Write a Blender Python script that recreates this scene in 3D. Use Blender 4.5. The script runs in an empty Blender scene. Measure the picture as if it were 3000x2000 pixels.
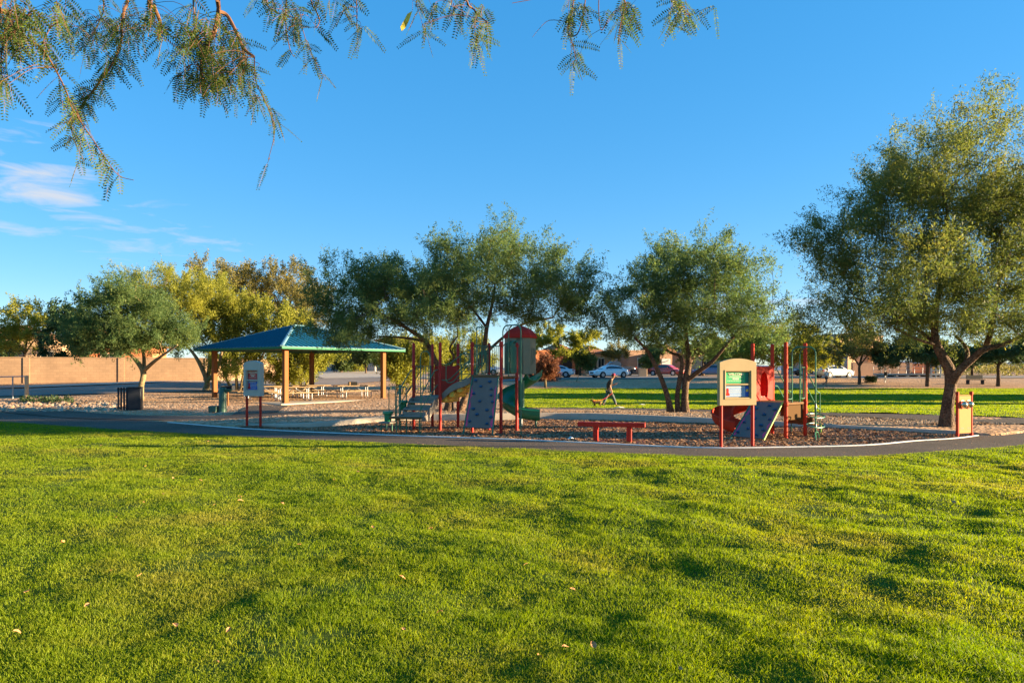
SUN_EL, SUN_AZ = 8.0, 1.0     # degrees above the horizon; degrees behind due right
SHADE = [(46, 46, 7, 3.6), (47, 51, 7.5, 3.8), (66, 44, 8, 4), (68, 49, 8, 4), (54, 63, 6.5, 2.2), (40, 38.5, 4.5, 1.3)]
SKY_STR, SKY_SAT, SUN_STR, SUN_COL, EXPO = .125, 1.9, 5.0, (1.0, .77, .47), 2.4
CLOUD = (1.30, 1.24, 1.22, 1)
SKY_GAM = .40
import bpy, math, random
import numpy as np
from mathutils import Vector, Matrix
random.seed(7); RNG = np.random.default_rng(11)
SC = bpy.context.scene; COL = SC.collection
R = math.radians
F, HY, H = 2000.0, 1078.0, 1.9          # focal length and horizon in photo pixels, eye height in metres

def P(px, py, D): return Vector(((px-1500)/F*D, D, H-(py-HY)/F*D))
def G(px, py, z=0.0):
    D = (H-z)*F/(py-HY); return Vector(((px-1500)/F*D, D, z))

# ------------------------------------------------------------------ tags and mesh helpers
def tag(o, label=None, cat=None, group=None, kind=None):
    if label: o['label'] = label
    if cat: o['category'] = cat
    if group: o['group'] = group
    if kind: o['kind'] = kind
    return o
def thing(name, label, cat, loc=(0, 0, 0), rz=0.0, group=None):
    o = bpy.data.objects.new(name, None); COL.objects.link(o)
    o.empty_display_size = .2
    o.location = loc; o.rotation_euler = (0, 0, rz)
    return tag(o, label, cat, group)
def children(o): return [c for c in bpy.data.objects if c.parent == o]
def copy_tree(o, parent=None):
    c = o.copy(); COL.objects.link(c)
    if parent: c.parent = parent
    for ch in children(o): copy_tree(ch, c)
    return c

class MB:
    def __init__(s): s.v = []; s.f = []
    def add(s, vs, fs):
        b = len(s.v); s.v += [tuple(v) for v in vs]; s.f += [tuple(b+i for i in f) for f in fs]; return s
    def box(s, c, size, rz=0.0, M=None):
        x, y, z = [k/2 for k in size]
        vs = [Vector((a*x, b*y, d*z)) for a in (-1, 1) for b in (-1, 1) for d in (-1, 1)]
        m = M if M is not None else Matrix.Rotation(rz, 3, 'Z')
        vs = [m @ v + Vector(c) for v in vs]
        return s.add(vs, [(0, 1, 3, 2), (4, 6, 7, 5), (0, 4, 5, 1), (2, 3, 7, 6), (0, 2, 6, 4), (1, 5, 7, 3)])
    def cbox(s, c, size, b=.01, rz=0.0, M=None):
        """box with chamfered edges along all sides"""
        x, y, z = [k/2 for k in size]; m = M if M is not None else Matrix.Rotation(rz, 3, 'Z')
        out = []
        def ring(xx, yy, zz, bb):
            return [(-xx+bb, -yy, zz), (xx-bb, -yy, zz), (xx, -yy+bb, zz), (xx, yy-bb, zz), (xx-bb, yy, zz), (-xx+bb, yy, zz), (-xx, yy-bb, zz), (-xx, -yy+bb, zz)]
        rs = [ring(x-b, y-b, -z, b*.5), ring(x, y, -z+b, b), ring(x, y, z-b, b), ring(x-b, y-b, z, b*.5)]
        vs = [m @ Vector(p) + Vector(c) for r_ in rs for p in r_]
        fs = [tuple(range(7, -1, -1)), tuple(range(24, 32))]
        for k in range(3):
            for i in range(8):
                j = (i+1) % 8; fs.append((k*8+i, k*8+j, k*8+8+j, k*8+8+i))
        return s.add(vs, fs)
    def tube(s, pts, r, n=8, caps=True, closed=False, flat=1.0):
        pts = [Vector(p) for p in pts]; k = len(pts)
        rs = r if isinstance(r, (list, tuple)) else [r]*k
        vs = []; prev = None
        for i, p in enumerate(pts):
            if closed: t = pts[(i+1) % k]-pts[i-1]
            else: t = pts[min(i+1, k-1)]-pts[max(i-1, 0)]
            t = t.normalized() if t.length > 1e-9 else Vector((0, 0, 1))
            if prev is None:
                a = Vector((0, 0, 1)) if abs(t.z) < .9 else Vector((1, 0, 0))
                u = t.cross(a).normalized()
            else:
                u = prev-t*prev.dot(t)
                u = u.normalized() if u.length > 1e-6 else t.orthogonal().normalized()
            prev = u; w = t.cross(u)
            for j in range(n):
                a = 2*math.pi*j/n
                vs.append(p+(u*math.cos(a)+w*math.sin(a)*flat)*rs[i])
        fs = []
        for i in range(k if closed else k-1):
            i2 = (i+1) % k
            for j in range(n):
                j2 = (j+1) % n; fs.append((i*n+j, i*n+j2, i2*n+j2, i2*n+j))
        if caps and not closed:
            fs.append(tuple(range(n-1, -1, -1))); fs.append(tuple((k-1)*n+j for j in range(n)))
        return s.add(vs, fs)
    def lathe(s, prof, c=(0, 0, 0), n=16, M=None):
        c = Vector(c); vs = []
        for r_, z in prof:
            for j in range(n):
                a = 2*math.pi*j/n; v = Vector((r_*math.cos(a), r_*math.sin(a), z))
                vs.append((M @ v if M is not None else v)+c)
        fs = []
        for i in range(len(prof)-1):
            for j in range(n):
                j2 = (j+1) % n; fs.append((i*n+j, i*n+j2, (i+1)*n+j2, (i+1)*n+j))
        fs.append(tuple(range(n-1, -1, -1))); fs.append(tuple((len(prof)-1)*n+j for j in range(n)))
        return s.add(vs, fs)
    def prism(s, poly, o, ux, uy, uz, t):
        """2-D outline in the ux, uy plane at o, extruded by t along uz"""
        o, ux, uy, uz = Vector(o), Vector(ux), Vector(uy), Vector(uz); n = len(poly)
        vs = [o+ux*a+uy*b for a, b in poly]+[o+ux*a+uy*b+uz*t for a, b in poly]
        fs = [tuple(range(n-1, -1, -1)), tuple(range(n, 2*n))]
        for i in range(n):
            j = (i+1) % n; fs.append((i, j, n+j, n+i))
        return s.add(vs, fs)
    def ringprism(s, outer, inner, o, ux, uy, uz, t):
        """frame: same number of points in outer and inner"""
        o, ux, uy, uz = Vector(o), Vector(ux), Vector(uy), Vector(uz); n = len(outer)
        q = lambda L, d: [o+ux*a+uy*b+uz*d for a, b in L]
        vs = q(outer, 0)+q(inner, 0)+q(outer, t)+q(inner, t); fs = []
        for i in range(n):
            j = (i+1) % n
            fs += [(i, n+i, n+j, j), (2*n+i, 2*n+j, 3*n+j, 3*n+i), (i, j, 2*n+j, 2*n+i), (n+i, 3*n+i, 3*n+j, n+j)]
        return s.add(vs, fs)
    def build(s, name, m, parent=None, smooth=False, world=False, bevel=0.0, fixn=True):
        me = bpy.data.meshes.new(name); vs = s.v
        if world and parent is not None:
            inv = (Matrix.Translation(parent.location) @ parent.rotation_euler.to_matrix().to_4x4()).inverted()
            vs = [tuple(inv @ Vector(v)) for v in vs]
        me.from_pydata(vs, [], s.f); me.update()
        if fixn:
            import bmesh
            bm = bmesh.new(); bm.from_mesh(me); bmesh.ops.recalc_face_normals(bm, faces=bm.faces); bm.to_mesh(me); bm.free()
        if smooth:
            me.polygons.foreach_set('use_smooth', [True]*len(me.polygons))
            try: me.set_sharp_from_angle(angle=R(40))
            except Exception: pass
        me.materials.append(m)
        o = bpy.data.objects.new(name, me); COL.objects.link(o)
        if parent: o.parent = parent
        if bevel:
            b = o.modifiers.new('edge', 'BEVEL'); b.width = bevel; b.segments = 2; b.limit_method = 'ANGLE'; b.angle_limit = R(35)
        return o

def np_mesh(name, V, m, quads=None, tris=None, parent=None, smooth=False):
    me = bpy.data.meshes.new(name); V = np.asarray(V, dtype=np.float32)
    me.vertices.add(len(V)); me.vertices.foreach_set('co', V.ravel())
    nq = 0 if quads is None else len(quads); nt = 0 if tris is None else len(tris)
    idx = np.concatenate([a.ravel() for a in (quads, tris) if a is not None]).astype(np.int32)
    st = np.concatenate([np.arange(nq)*4, nq*4+np.arange(nt)*3]).astype(np.int32)
    me.loops.add(len(idx)); me.loops.foreach_set('vertex_index', idx)
    me.polygons.add(nq+nt); me.polygons.foreach_set('loop_start', st)
    if smooth: me.polygons.foreach_set('use_smooth', np.ones(nq+nt, dtype=bool))
    me.update(calc_edges=True); me.materials.append(m)
    o = bpy.data.objects.new(name, me); COL.objects.link(o)
    if parent: o.parent = parent
    return o

def lattice(seed, n=256): return np.random.default_rng(seed).random((n, n))
_L = {}
def vnoise(x, y, scale, seed=0):
    if seed not in _L: _L[seed] = lattice(seed)
    L = _L[seed]; n = L.shape[0]
    x = np.asarray(x, float)/scale+1000.37; y = np.asarray(y, float)/scale+1000.71
    xi = np.floor(x).astype(int); yi = np.floor(y).astype(int); fx = x-xi; fy = y-yi
    fx = fx*fx*(3-2*fx); fy = fy*fy*(3-2*fy)
    g = lambda a, b: L[a % n, b % n]
    return (g(xi, yi)*(1-fx)+g(xi+1, yi)*fx)*(1-fy)+(g(xi, yi+1)*(1-fx)+g(xi+1, yi+1)*fx)*fy

# ------------------------------------------------------------------ materials
def nodes_of(name):
    m = bpy.data.materials.new(name); m.use_nodes = True; nt = m.node_tree
    return m, nt, nt.nodes['Principled BSDF'], nt.nodes, nt.links
def ramp(nt, fac, stops):
    r_ = nt.nodes.new('ShaderNodeValToRGB'); e = r_.color_ramp.elements
    while len(e) < len(stops): e.new(.5)
    for k, (p, c) in enumerate(stops): e[k].position = p; e[k].color = (*c, 1)
    nt.links.new(fac, r_.inputs['Fac']); return r_.outputs['Color']
def coords(nt, obj=True):
    t = nt.nodes.new('ShaderNodeTexCoord'); return t.outputs['Object']
def noise_of(nt, scale, detail=4, rough=.55, vec=None):
    n = nt.nodes.new('ShaderNodeTexNoise'); n.inputs['Scale'].default_value = scale
    n.inputs['Detail'].default_value = detail; n.inputs['Roughness'].default_value = rough
    nt.links.new(vec if vec is not None else coords(nt), n.inputs['Vector']); return n.outputs['Fac']
def bump_of(nt, b, h, strength=.3, dist=.02):
    n = nt.nodes.new('ShaderNodeBump'); n.inputs['Strength'].default_value = strength; n.inputs['Distance'].default_value = dist
    nt.links.new(h, n.inputs['Height']); nt.links.new(n.outputs['Normal'], b.inputs['Normal'])
def plain(name, c, rough=.6, spec=.4, metal=0.0, var=.12, scale=6.0, bump=.0, coat=0.0):
    m, nt, b, N, L = nodes_of(name)
    f = noise_of(nt, scale, 5, .6)
    lo = tuple(max(0, k*(1-var)) for k in c); hi = tuple(min(1, k*(1+var)) for k in c)
    L.new(ramp(nt, f, [(.3, lo), (.7, hi)]), b.inputs['Base Color'])
    b.inputs['Roughness'].default_value = rough; b.inputs['Specular IOR Level'].default_value = spec
    b.inputs['Metallic'].default_value = metal
    if coat: b.inputs['Coat Weight'].default_value = coat; b.inputs['Coat Roughness'].default_value = .08
    if bump: bump_of(nt, b, noise_of(nt, scale*12, 3, .6), bump, .01)
    return m
def leafmat(name, c1, c2, c3=None, trans=.35, clump=1.2, spec=.15, dry=None):
    m, nt, b, N, L = nodes_of(name)
    g = N.new('ShaderNodeNewGeometry')
    n1 = noise_of(nt, clump, 2, .5)
    mx = N.new('ShaderNodeMath'); mx.operation = 'MULTIPLY_ADD'; mx.inputs[1].default_value = .45
    L.new(g.outputs['Random Per Island'], mx.inputs[0]); 
    ms = N.new('ShaderNodeMath'); ms.operation = 'MULTIPLY'; ms.inputs[1].default_value = .62
    L.new(n1, ms.inputs[0]); L.new(ms.outputs[0], mx.inputs[2])
    stops = [(.2, c1), (.75, c2)]+([(.95, c3)] if c3 else [])
    col = ramp(nt, mx.outputs[0], stops)
    if dry:
        dn = noise_of(nt, .42, 4, .6); df = ramp(nt, dn, [(.50, (0, 0, 0)), (.68, (1, 1, 1))]); dm = N.new('ShaderNodeMix'); dm.data_type = 'RGBA'
        dk = N.new('ShaderNodeMath'); dk.operation = 'MULTIPLY'; dk.inputs[1].default_value = .62; L.new(df, dk.inputs[0]); L.new(dk.outputs[0], dm.inputs[0])
        L.new(col, dm.inputs[6]); dm.inputs[7].default_value = (*dry, 1); col = dm.outputs[2]
    L.new(col, b.inputs['Base Color']); b.inputs['Roughness'].default_value = .55; b.inputs['Specular IOR Level'].default_value = spec
    t = N.new('ShaderNodeBsdfTranslucent')
    h = N.new('ShaderNodeHueSaturation'); h.inputs['Value'].default_value = 1.35; h.inputs['Saturation'].default_value = 1.1
    L.new(col, h.inputs['Color']); L.new(h.outputs['Color'], t.inputs['Color'])
    x = N.new('ShaderNodeMixShader'); x.inputs[0].default_value = trans
    L.new(b.outputs[0], x.inputs[1]); L.new(t.outputs[0], x.inputs[2])
    L.new(x.outputs[0], N['Material Output'].inputs['Surface'])
    return m
def stony(name, cols, cell=12.0, bump=.6, dist=.03, big=.5, bigvar=.25, rough=.9):
    """voronoi grains of several colours with a broad tonal drift"""
    m, nt, b, N, L = nodes_of(name); v = coords(nt)
    vo = N.new('ShaderNodeTexVoronoi'); vo.inputs['Scale'].default_value = cell; L.new(v, vo.inputs['Vector'])
    sp = N.new('ShaderNodeSeparateColor'); L.new(vo.outputs['Color'], sp.inputs[0])
    n = len(cols); c = ramp(nt, sp.outputs[0], [(k/(n-1)*.9+.05, cols[k]) for k in range(n)])
    big_n = noise_of(nt, big, 4, .6, v)
    mx = N.new('ShaderNodeMix'); mx.data_type = 'RGBA'; mx.blend_type = 'MULTIPLY'; mx.inputs[0].default_value = 1
    L.new(c, mx.inputs[6]); L.new(ramp(nt, big_n, [(.3, (1-bigvar,)*3), (.7, (1+bigvar*.4, 1+bigvar*.4, 1+bigvar*.4))]), mx.inputs[7])
    L.new(mx.outputs[2], b.inputs['Base Color']); b.inputs['Roughness'].default_value = rough; b.inputs['Specular IOR Level'].default_value = .15
    if bump: bump_of(nt, b, vo.outputs['Distance'], bump, dist)
    return m
def blockwall(name, c, mortar, bw=.4, bh=.2, bump=.4):
    m, nt, b, N, L = nodes_of(name); t = N.new('ShaderNodeTexCoord')
    mp = N.new('ShaderNodeMapping'); L.new(t.outputs['UV'], mp.inputs[0])
    # wall runs along local X: use X and Z
    s = N.new('ShaderNodeSeparateXYZ'); L.new(t.outputs['Object'], s.inputs[0])
    cb = N.new('ShaderNodeCombineXYZ'); L.new(s.outputs[0], cb.inputs[0]); L.new(s.outputs[2], cb.inputs[1])
    br = N.new('ShaderNodeTexBrick'); L.new(cb.outputs[0], br.inputs['Vector'])
    br.inputs['Scale'].default_value = 1; br.inputs['Brick Width'].default_value = bw; br.inputs['Row Height'].default_value = bh
    br.inputs['Mortar Size'].default_value = .012; br.inputs['Color1'].default_value = (*c, 1)
    br.inputs['Color2'].default_value = (*[k*.88 for k in c], 1); br.inputs['Mortar'].default_value = (*mortar, 1)
    mx = N.new('ShaderNodeMix'); mx.data_type = 'RGBA'; mx.blend_type = 'MULTIPLY'; mx.inputs[0].default_value = 1
    L.new(br.outputs['Color'], mx.inputs[6]); L.new(ramp(nt, noise_of(nt, .6, 6, .65), [(.3, (.72, .70, .68)), (.7, (1.05, 1.03, 1.0))]), mx.inputs[7])
    L.new(mx.outputs[2], b.inputs['Base Color']); b.inputs['Roughness'].default_value = .9
    bump_of(nt, b, br.outputs['Fac'], -bump if False else bump, -.01); return m

M = {}
def mats():
    M['red'] = plain('red_powder_coat', (.46, .020, .010), .42, .22, var=.14, scale=3)
    M['red_plastic'] = plain('red_plastic', (.50, .025, .014), .6, .08, var=.12, scale=2)
    M['orange_red'] = plain('faded_red_plastic', (.54, .045, .018), .6, .08, var=.15, scale=2)
    M['green'] = plain('green_powder_coat', (.02, .14, .075), .38, .5, var=.15, scale=4)
    M['green_pl'] = plain('green_plastic', (.02, .20, .085), .3, .5, var=.12, scale=2)
    M['green_sunlit'] = plain('sunlit_green_powder_coat', (.30, .44, .05), .4, .5)  # green coat pushed to yellow: sunlight put into the colour
    M['tan_pl'] = plain('tan_plastic', (.40, .29, .15), .7, .1, var=.08, scale=2)
    M['hood_tan_shade'] = plain('shaded_tan_plastic', (.235, .205, .13), .7, .12, var=.12, scale=2)  # tan plastic darkened, the hood's shade is in its colour
    M['grey_pl'] = plain('pale_grey_plastic', (.42, .39, .33), .5, .3, var=.06, scale=2)
    M['tan_deck'] = plain('tan_deck', (.16, .09, .045), .8, .05, var=.15, scale=8)
    M['grey_deck'] = plain('grey_brown_deck', (.23, .19, .15), .6, .3, var=.15, scale=8)
    M['wall_grey'] = plain('climbing_wall_grey', (.15, .122, .108), .6, .3, var=.08, scale=3)
    m, nt, b_, N, L = nodes_of('perforated_tan_steel'); v = coords(nt); vo = N.new('ShaderNodeTexVoronoi'); vo.inputs['Scale'].default_value = 26; vo.inputs['Randomness'].default_value = 0; L.new(v, vo.inputs['Vector'])
    L.new(ramp(nt, vo.outputs['Distance'], [(.30, (.012, .008, .004)), (.36, (.10, .055, .024))]), b_.inputs['Base Color']); b_.inputs['Roughness'].default_value = .9; b_.inputs['Specular IOR Level'].default_value = .05; M['perf'] = m  # dark dots paint the shade inside the perforations
    M['blue_hold'] = plain('blue_hold', (.008, .07, .16), .4, .4)
    M['pink'] = plain('pink_trim', (.62, .06, .16), .5, .3)
    M['yellow_pl'] = plain('yellow_plastic', (.72, .42, .05), .45, .4)
    M['roof_blue'] = plain('teal_standing_seam', (.010, .125, .185), .42, .5, var=.1, scale=1.2)
    M['roof_green'] = plain('green_fascia', (.012, .14, .06), .6, .2)
    M['column'] = plain('tan_column_paint', (.24, .095, .036), .8, .08, var=.06, scale=2)
    M['concrete'] = plain('concrete', (.46, .38, .29), .9, .2, var=.14, scale=2.5, bump=.2)
    M['curb_white'] = plain('white_curb', (.62, .60, .55), .85, .2, var=.12, scale=5, bump=.2)
    M['asphalt'] = stony('asphalt', [(.075, .057, .043), (.12, .09, .068), (.165, .128, .098)], 55, .5, .006, .35, .3)
    M['road'] = stony('road_asphalt', [(.22, .18, .15), (.27, .22, .18), (.31, .25, .21)], 20, .2, .01, .2, .25)
    M['gravel'] = stony('desert_gravel', [(.34, .18, .085), (.46, .26, .135), (.56, .35, .20), (.40, .25, .15)], 8, .9, .05, .22, .22)
    M['stone'] = stony('gravel_stone', [(.36, .20, .105), (.50, .32, .19), (.60, .44, .30), (.42, .30, .21)], 3.7, .2, .02, 1.2, .3)
    M['chips'] = stony('wood_chip_bed', [(.21, .105, .05), (.32, .165, .08), (.44, .25, .135), (.17, .085, .042)], 30, .6, .015, .7, .3)
    M['chip'] = leafmat('wood_chip', (.22, .11, .055), (.44, .25, .135), (.66, .46, .28), .0, 3)
    M['soil'] = plain('lawn_soil', (.055, .085, .010), .95, .1, var=.4, scale=9, bump=.6)
    M['bark'] = stony('mesquite_bark', [(.07, .042, .026), (.13, .08, .05), (.19, .125, .08)], 26, .9, .02, 2, .4)
    M['bark_pale'] = stony('pale_bark', [(.17, .12, .065), (.27, .19, .10), (.21, .17, .08)], 16, .6, .02, 2, .3)
    M['twig'] = plain('twig_bark', (.13, .062, .03), .8, .2, var=.3, scale=20)
    M['steel'] = plain('galvanised_steel', (.26, .27, .29), .45, .5, .5, var=.1)
    M['bin_steel'] = plain('dark_steel', (.016, .018, .024), .55, .25, 0, var=.2)
    M['table_top'] = plain('tan_coated_tabletop', (.26, .18, .10), .8, .1, var=.1)
    M['stucco'] = plain('stucco', (.52, .34, .20), .95, .1, var=.08, scale=3, bump=.3)
    M['stucco_or'] = plain('orange_stucco', (.52, .19, .09), .95, .1, var=.08, scale=3, bump=.3)
    M['stucco_br'] = plain('brown_stucco', (.34, .21, .14), .95, .1, var=.08, scale=3, bump=.3)
    M['stucco_gr'] = plain('grey_stucco', (.36, .33, .29), .95, .1, var=.08, scale=3, bump=.3)
    M['tile'] = plain('roof_tile', (.27, .12, .07), .9, .1, var=.3, scale=5, bump=.5)
    M['tile_gr'] = plain('grey_roof_tile', (.20, .17, .15), .9, .1, var=.3, scale=5, bump=.5)
    M['door_gr'] = plain('garage_door_paint', (.40, .40, .41), .6, .3, var=.05)
    M['door_dk'] = plain('dark_door_paint', (.12, .045, .03), .5, .3)
    M['trim'] = plain('cream_trim', (.60, .52, .40), .7, .2, var=.06)
    M['block'] = blockwall('block_wall', (.31, .195, .115), (.25, .155, .09))
    m, nt, b, N, L = nodes_of('window_glass'); b.inputs['Base Color'].default_value = (.02, .028, .035, 1); b.inputs['Roughness'].default_value = .06; b.inputs['Specular IOR Level'].default_value = .8; M['glass'] = m
    M['car_white'] = plain('white_car_paint', (.72, .73, .74), .3, .5, var=.02, coat=.6)
    M['car_silver'] = plain('silver_car_paint', (.50, .52, .55), .3, .5, .3, var=.02, coat=.6)
    M['car_red'] = plain('red_car_paint', (.42, .03, .02), .3, .5, var=.02, coat=.6)
    M['car_dark'] = plain('dark_car_paint', (.02, .022, .03), .25, .5, var=.02, coat=.6)
    M['car_blue'] = plain('blue_car_paint', (.09, .16, .30), .3, .5, var=.02, coat=.6)
    M['tyre'] = plain('tyre_rubber', (.015, .015, .016), .85, .2)
    M['rim'] = plain('alloy_rim', (.35, .36, .38), .35, .5, .7)
    M['lamp_red'] = plain('red_lamp_lens', (.50, .02, .02), .2, .5)
    M['lamp_clear'] = plain('clear_lamp_lens', (.75, .75, .72), .15, .6)
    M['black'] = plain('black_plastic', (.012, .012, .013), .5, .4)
    M['skin'] = plain('skin', (.38, .18, .105), .6, .3, var=.06)
    M['shirt'] = plain('olive_shirt', (.075, .055, .042), .9, .1, var=.15)
    M['jeans'] = plain('grey_jeans', (.10, .12, .125), .9, .1, var=.15)
    M['cap'] = plain('red_navy_cap', (.30, .035, .07), .8, .2)
    M['shoe'] = plain('dark_shoe', (.025, .025, .03), .7, .3)
    M['hair'] = plain('brown_hair', (.12, .06, .03), .8, .2)
    M['white_cloth'] = plain('white_cloth', (.62, .60, .55), .9, .1)
    M['dark_cloth'] = plain('dark_cloth', (.04, .045, .045), .9, .1)
    M['fur'] = stony('tan_brown_fur', [(.06, .035, .018), (.20, .11, .05), (.32, .20, .09)], 22, .6, .02, 6, .4)
    M['sign_green'] = plain('green_sign_face', (.03, .36, .13), .5, .3, var=.05)
    M['sign_dkgreen'] = plain('green_sign_shade_band', (.01, .16, .10), .5, .3, var=.05)  # face green darkened for the painted recess shadow
    M['sign_blue'] = plain('blue_sign_face', (.02, .09, .40), .5, .3, var=.05)  # also paints the shadow strip on the pale blue face
    M['sign_ltblue'] = plain('pale_blue_sign_face', (.24, .36, .56), .5, .3, var=.05)
    M['sign_red'] = plain('red_sign_face', (.46, .035, .035), .5, .3, var=.05)
    M['ink_cream'] = plain('cream_lettering', (.75, .70, .50), .6, .2, var=.02)
    M['ink_brown'] = plain('brown_lettering', (.38, .16, .07), .6, .2, var=.02)
    M['tan_panel'] = plain('tan_play_panel', (.46, .225, .075), .7, .06, var=.05)
    M['mirror'] = plain('domed_mirror', (.55, .50, .36), .18, .5, .85)
    M['util_green'] = plain('utility_green', (.045, .11, .075), .45, .4)
    M['dry_leaf'] = plain('dry_leaf', (.50, .24, .10), .7, .2, var=.4, scale=30)
    M['yellow_leaf'] = plain('yellow_leaf', (.70, .55, .08), .7, .2, var=.3, scale=60)
    M['lawn_far'] = stony('lawn_turf', [(.09, .15, .010), (.13, .20, .014), (.17, .24, .018)], 7, .0, .03, .35, .25)
    M['grass'] = leafmat('grass_blade', (.090, .165, .007), (.27, .32, .016), (.45, .38, .06), .5, .8, .2, (.33, .27, .055))
    M['lf_mesq'] = leafmat('mesquite_leaf', (.060, .118, .046), (.145, .188, .054), (.32, .265, .06), .50, .8)
    M['lf_warm'] = leafmat('sunlit_tone_mesquite_leaf', (.066, .108, .034), (.175, .185, .042), (.38, .29, .06), .48, .7)  # mesquite leaf warmed, golden sunlight put into the leaf colour
    M['lf_dark'] = leafmat('dark_leaf', (.035, .070, .032), (.070, .105, .036), None, .3, .7)
    M['lf_yel'] = leafmat('yellow_green_leaf', (.16, .185, .032), (.29, .28, .042), (.42, .35, .06), .42, .6)
    M['lf_brn'] = leafmat('dry_olive_leaf', (.13, .125, .036), (.22, .185, .055), (.31, .235, .07), .35, .6)
    M['lf_rust'] = leafmat('rust_leaf', (.11, .045, .024), (.21, .085, .042), None, .3, 1)
    M['lf_hedge'] = leafmat('hedge_leaf', (.03, .06, .018), (.065, .09, .024), None, .2, 1)
    M['pinna'] = leafmat('mesquite_leaflet', (.035, .068, .014), (.085, .120, .020), (.26, .24, .035), .40, 4)
mats()
# ------------------------------------------------------------------ terrain
PA = [(0, 0), (18, 0), (29, .01), (33, .1), (38, .25), (46, .47), (48, .6), (51, .83), (60, .95), (90, 1.1), (150, 1.1), (400, .8), (3000, -8)]
PB = [(0, 0), (18, .03), (21, .08), (25, .17), (30, .10), (34, .07), (40, .15), (48, .35), (58, .72), (72, 1.05), (88, 1.45), (120, 1.5), (400, .8), (3000, -8)]
PC = [(0, 0), (18, .03), (21, .06), (25, .20), (27.5, .13), (31, .05), (37, -.15), (55, -.17), (66, -.08), (76, .66), (86, .85), (100, .95), (150, 1.0), (400, .8), (3000, -8)]
def prof(T, D):
    return np.interp(D, [a for a, b in T], [b for a, b in T])
def sstep(x, a, b):
    t = np.clip((x-a)/(b-a), 0, 1); return t*t*(3-2*t)
def zg(x, y):
    x = np.asarray(x, float); y = np.asarray(y, float)
    D = np.maximum(y, 5.0); px = 1500+F*x/D
    ab = np.where(D < 30, sstep(px, 560, 960), sstep(px, 450, 1000)); bc = sstep(px, 1200, 1520)
    a, b, c = prof(PA, D), prof(PB, D), prof(PC, D)
    return a*(1-ab)+(b*(1-bc)+c*bc)*ab
def on(px, py, lo=15, hi=200):
    """ground point seen at a photo position"""
    for D in np.arange(lo, hi, .05):
        x = (px-1500)/F*D
        if H-(py-HY)/F*D <= float(zg(x, D)): break
    return Vector((x, float(D), float(zg(x, D))))
def zat(x, y): return float(zg(x, y))

lawn_pts = [(-60, 52), (-30, 33), (-18.2, 24.36), (-10.05, 20.1), (-2.56, 17.04), (0, 16.17), (4.38, 14.62), (5.44, 14.5), (7.3, 14.62), (9.16, 15.26), (12.6, 16.8), (19, 22), (45, 46)]
curb_pts = [(-12.0, 23.85), (-11.4, 23.45), (-8.5, 21.5), (-2.86, 19.1), (0, 18.18), (1.74, 17.43), (4.87, 16.24), (6.5, 16.38), (8.9, 16.9), (10.5, 17.8), (12.05, 18.5), (13.2, 19.3)]
back_pts = [(-8.9, 22.2), (-8.05, 22.0), (-6.3, 22.1), (-4.5, 24.3), (-1.2, 24.9), (1.9, 25.2), (6.0, 23.8), (10.0, 21.6), (12.7, 19.8), (13.2, 19.35)]
fargr_pts = [(-60, 62), (-36, 43), (-21.6, 29.0), (-16, 27.2), (-13.6, 25.0), (-11.4, 23.6), (-8.9, 22.25)] + back_pts[1:] + [(15.0, 20.0), (20.5, 24.5), (45, 49)]
def curve(pts):
    """smooth single-valued curve y(x)"""
    xs = np.array([p[0] for p in pts]); ys = np.array([p[1] for p in pts])
    d = np.gradient(ys, xs)
    def f(x):
        x = np.asarray(x, float); i = np.clip(np.searchsorted(xs, x)-1, 0, len(xs)-2)
        h = xs[i+1]-xs[i]; t = np.clip((x-xs[i])/h, 0, 1)
        return (2*t**3-3*t**2+1)*ys[i]+(t**3-2*t**2+t)*h*d[i]+(-2*t**3+3*t**2)*ys[i+1]+(t**3-t**2)*h*d[i+1]
    return f
fLawn, fCurb, fBack, fFar = curve(lawn_pts), curve(curb_pts), curve(back_pts), curve(fargr_pts)

def grid_sheet(name, X, Y, Z, m, smooth=True):
    """X, Y, Z arrays of the same 2-D shape"""
    r_, c = X.shape; V = np.stack([X, Y, Z], -1).reshape(-1, 3)
    i = np.arange(r_*c).reshape(r_, c)
    q = np.stack([i[:-1, :-1], i[:-1, 1:], i[1:, 1:], i[1:, :-1]], -1).reshape(-1, 4)
    return np_mesh(name, V, m, quads=q, smooth=smooth)
def between(name, xs, f0, f1, m, n, zf, pw=1.0):
    xs = np.asarray(xs); t = np.linspace(0, 1, n)[:, None]**pw
    X = np.repeat(xs[None], n, 0); a, b = f0(xs)[None], f1(xs)[None]; Y = a+(b-a)*t
    return grid_sheet(name, X, Y, zf(X, Y), m)

# ground: one sheet from behind the eye to the horizon; it dips below the near lawn, path and chip bed
def make_ground():
    xs = np.concatenate([-np.geomspace(3000, 60, 26)[:-1], np.linspace(-60, 60, 301), np.geomspace(60, 3000, 26)[1:]])
    fx = fFar(np.clip(xs, -60, 45)); fx = np.where(np.abs(xs) > 45, np.maximum(fx, np.abs(xs)*.3+30), fx)
    rows = [np.full_like(xs, -60.0), np.full_like(xs, -10.0)]+[fx*t for t in (0, .3, .6, .9)]+[fx-.02]
    near = len(rows)
    offs = np.concatenate([[.06], np.linspace(.3, 12, 40), np.linspace(12.5, 90, 110), np.geomspace(92, 3200, 36)])
    rows += [fx+o for o in offs]
    Y = np.stack(rows); X = np.repeat(xs[None], len(rows), 0)
    Z = zg(X, Y); Z[:near] = -.3
    Z[near:] += (vnoise(X[near:], Y[near:], 2.1, 5)-.5)*.05
    o = grid_sheet('ground', X, Y, Z, M['gravel']); tag(o, kind='structure', label='tan desert gravel ground reaching out to the horizon')
make_ground()

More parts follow.
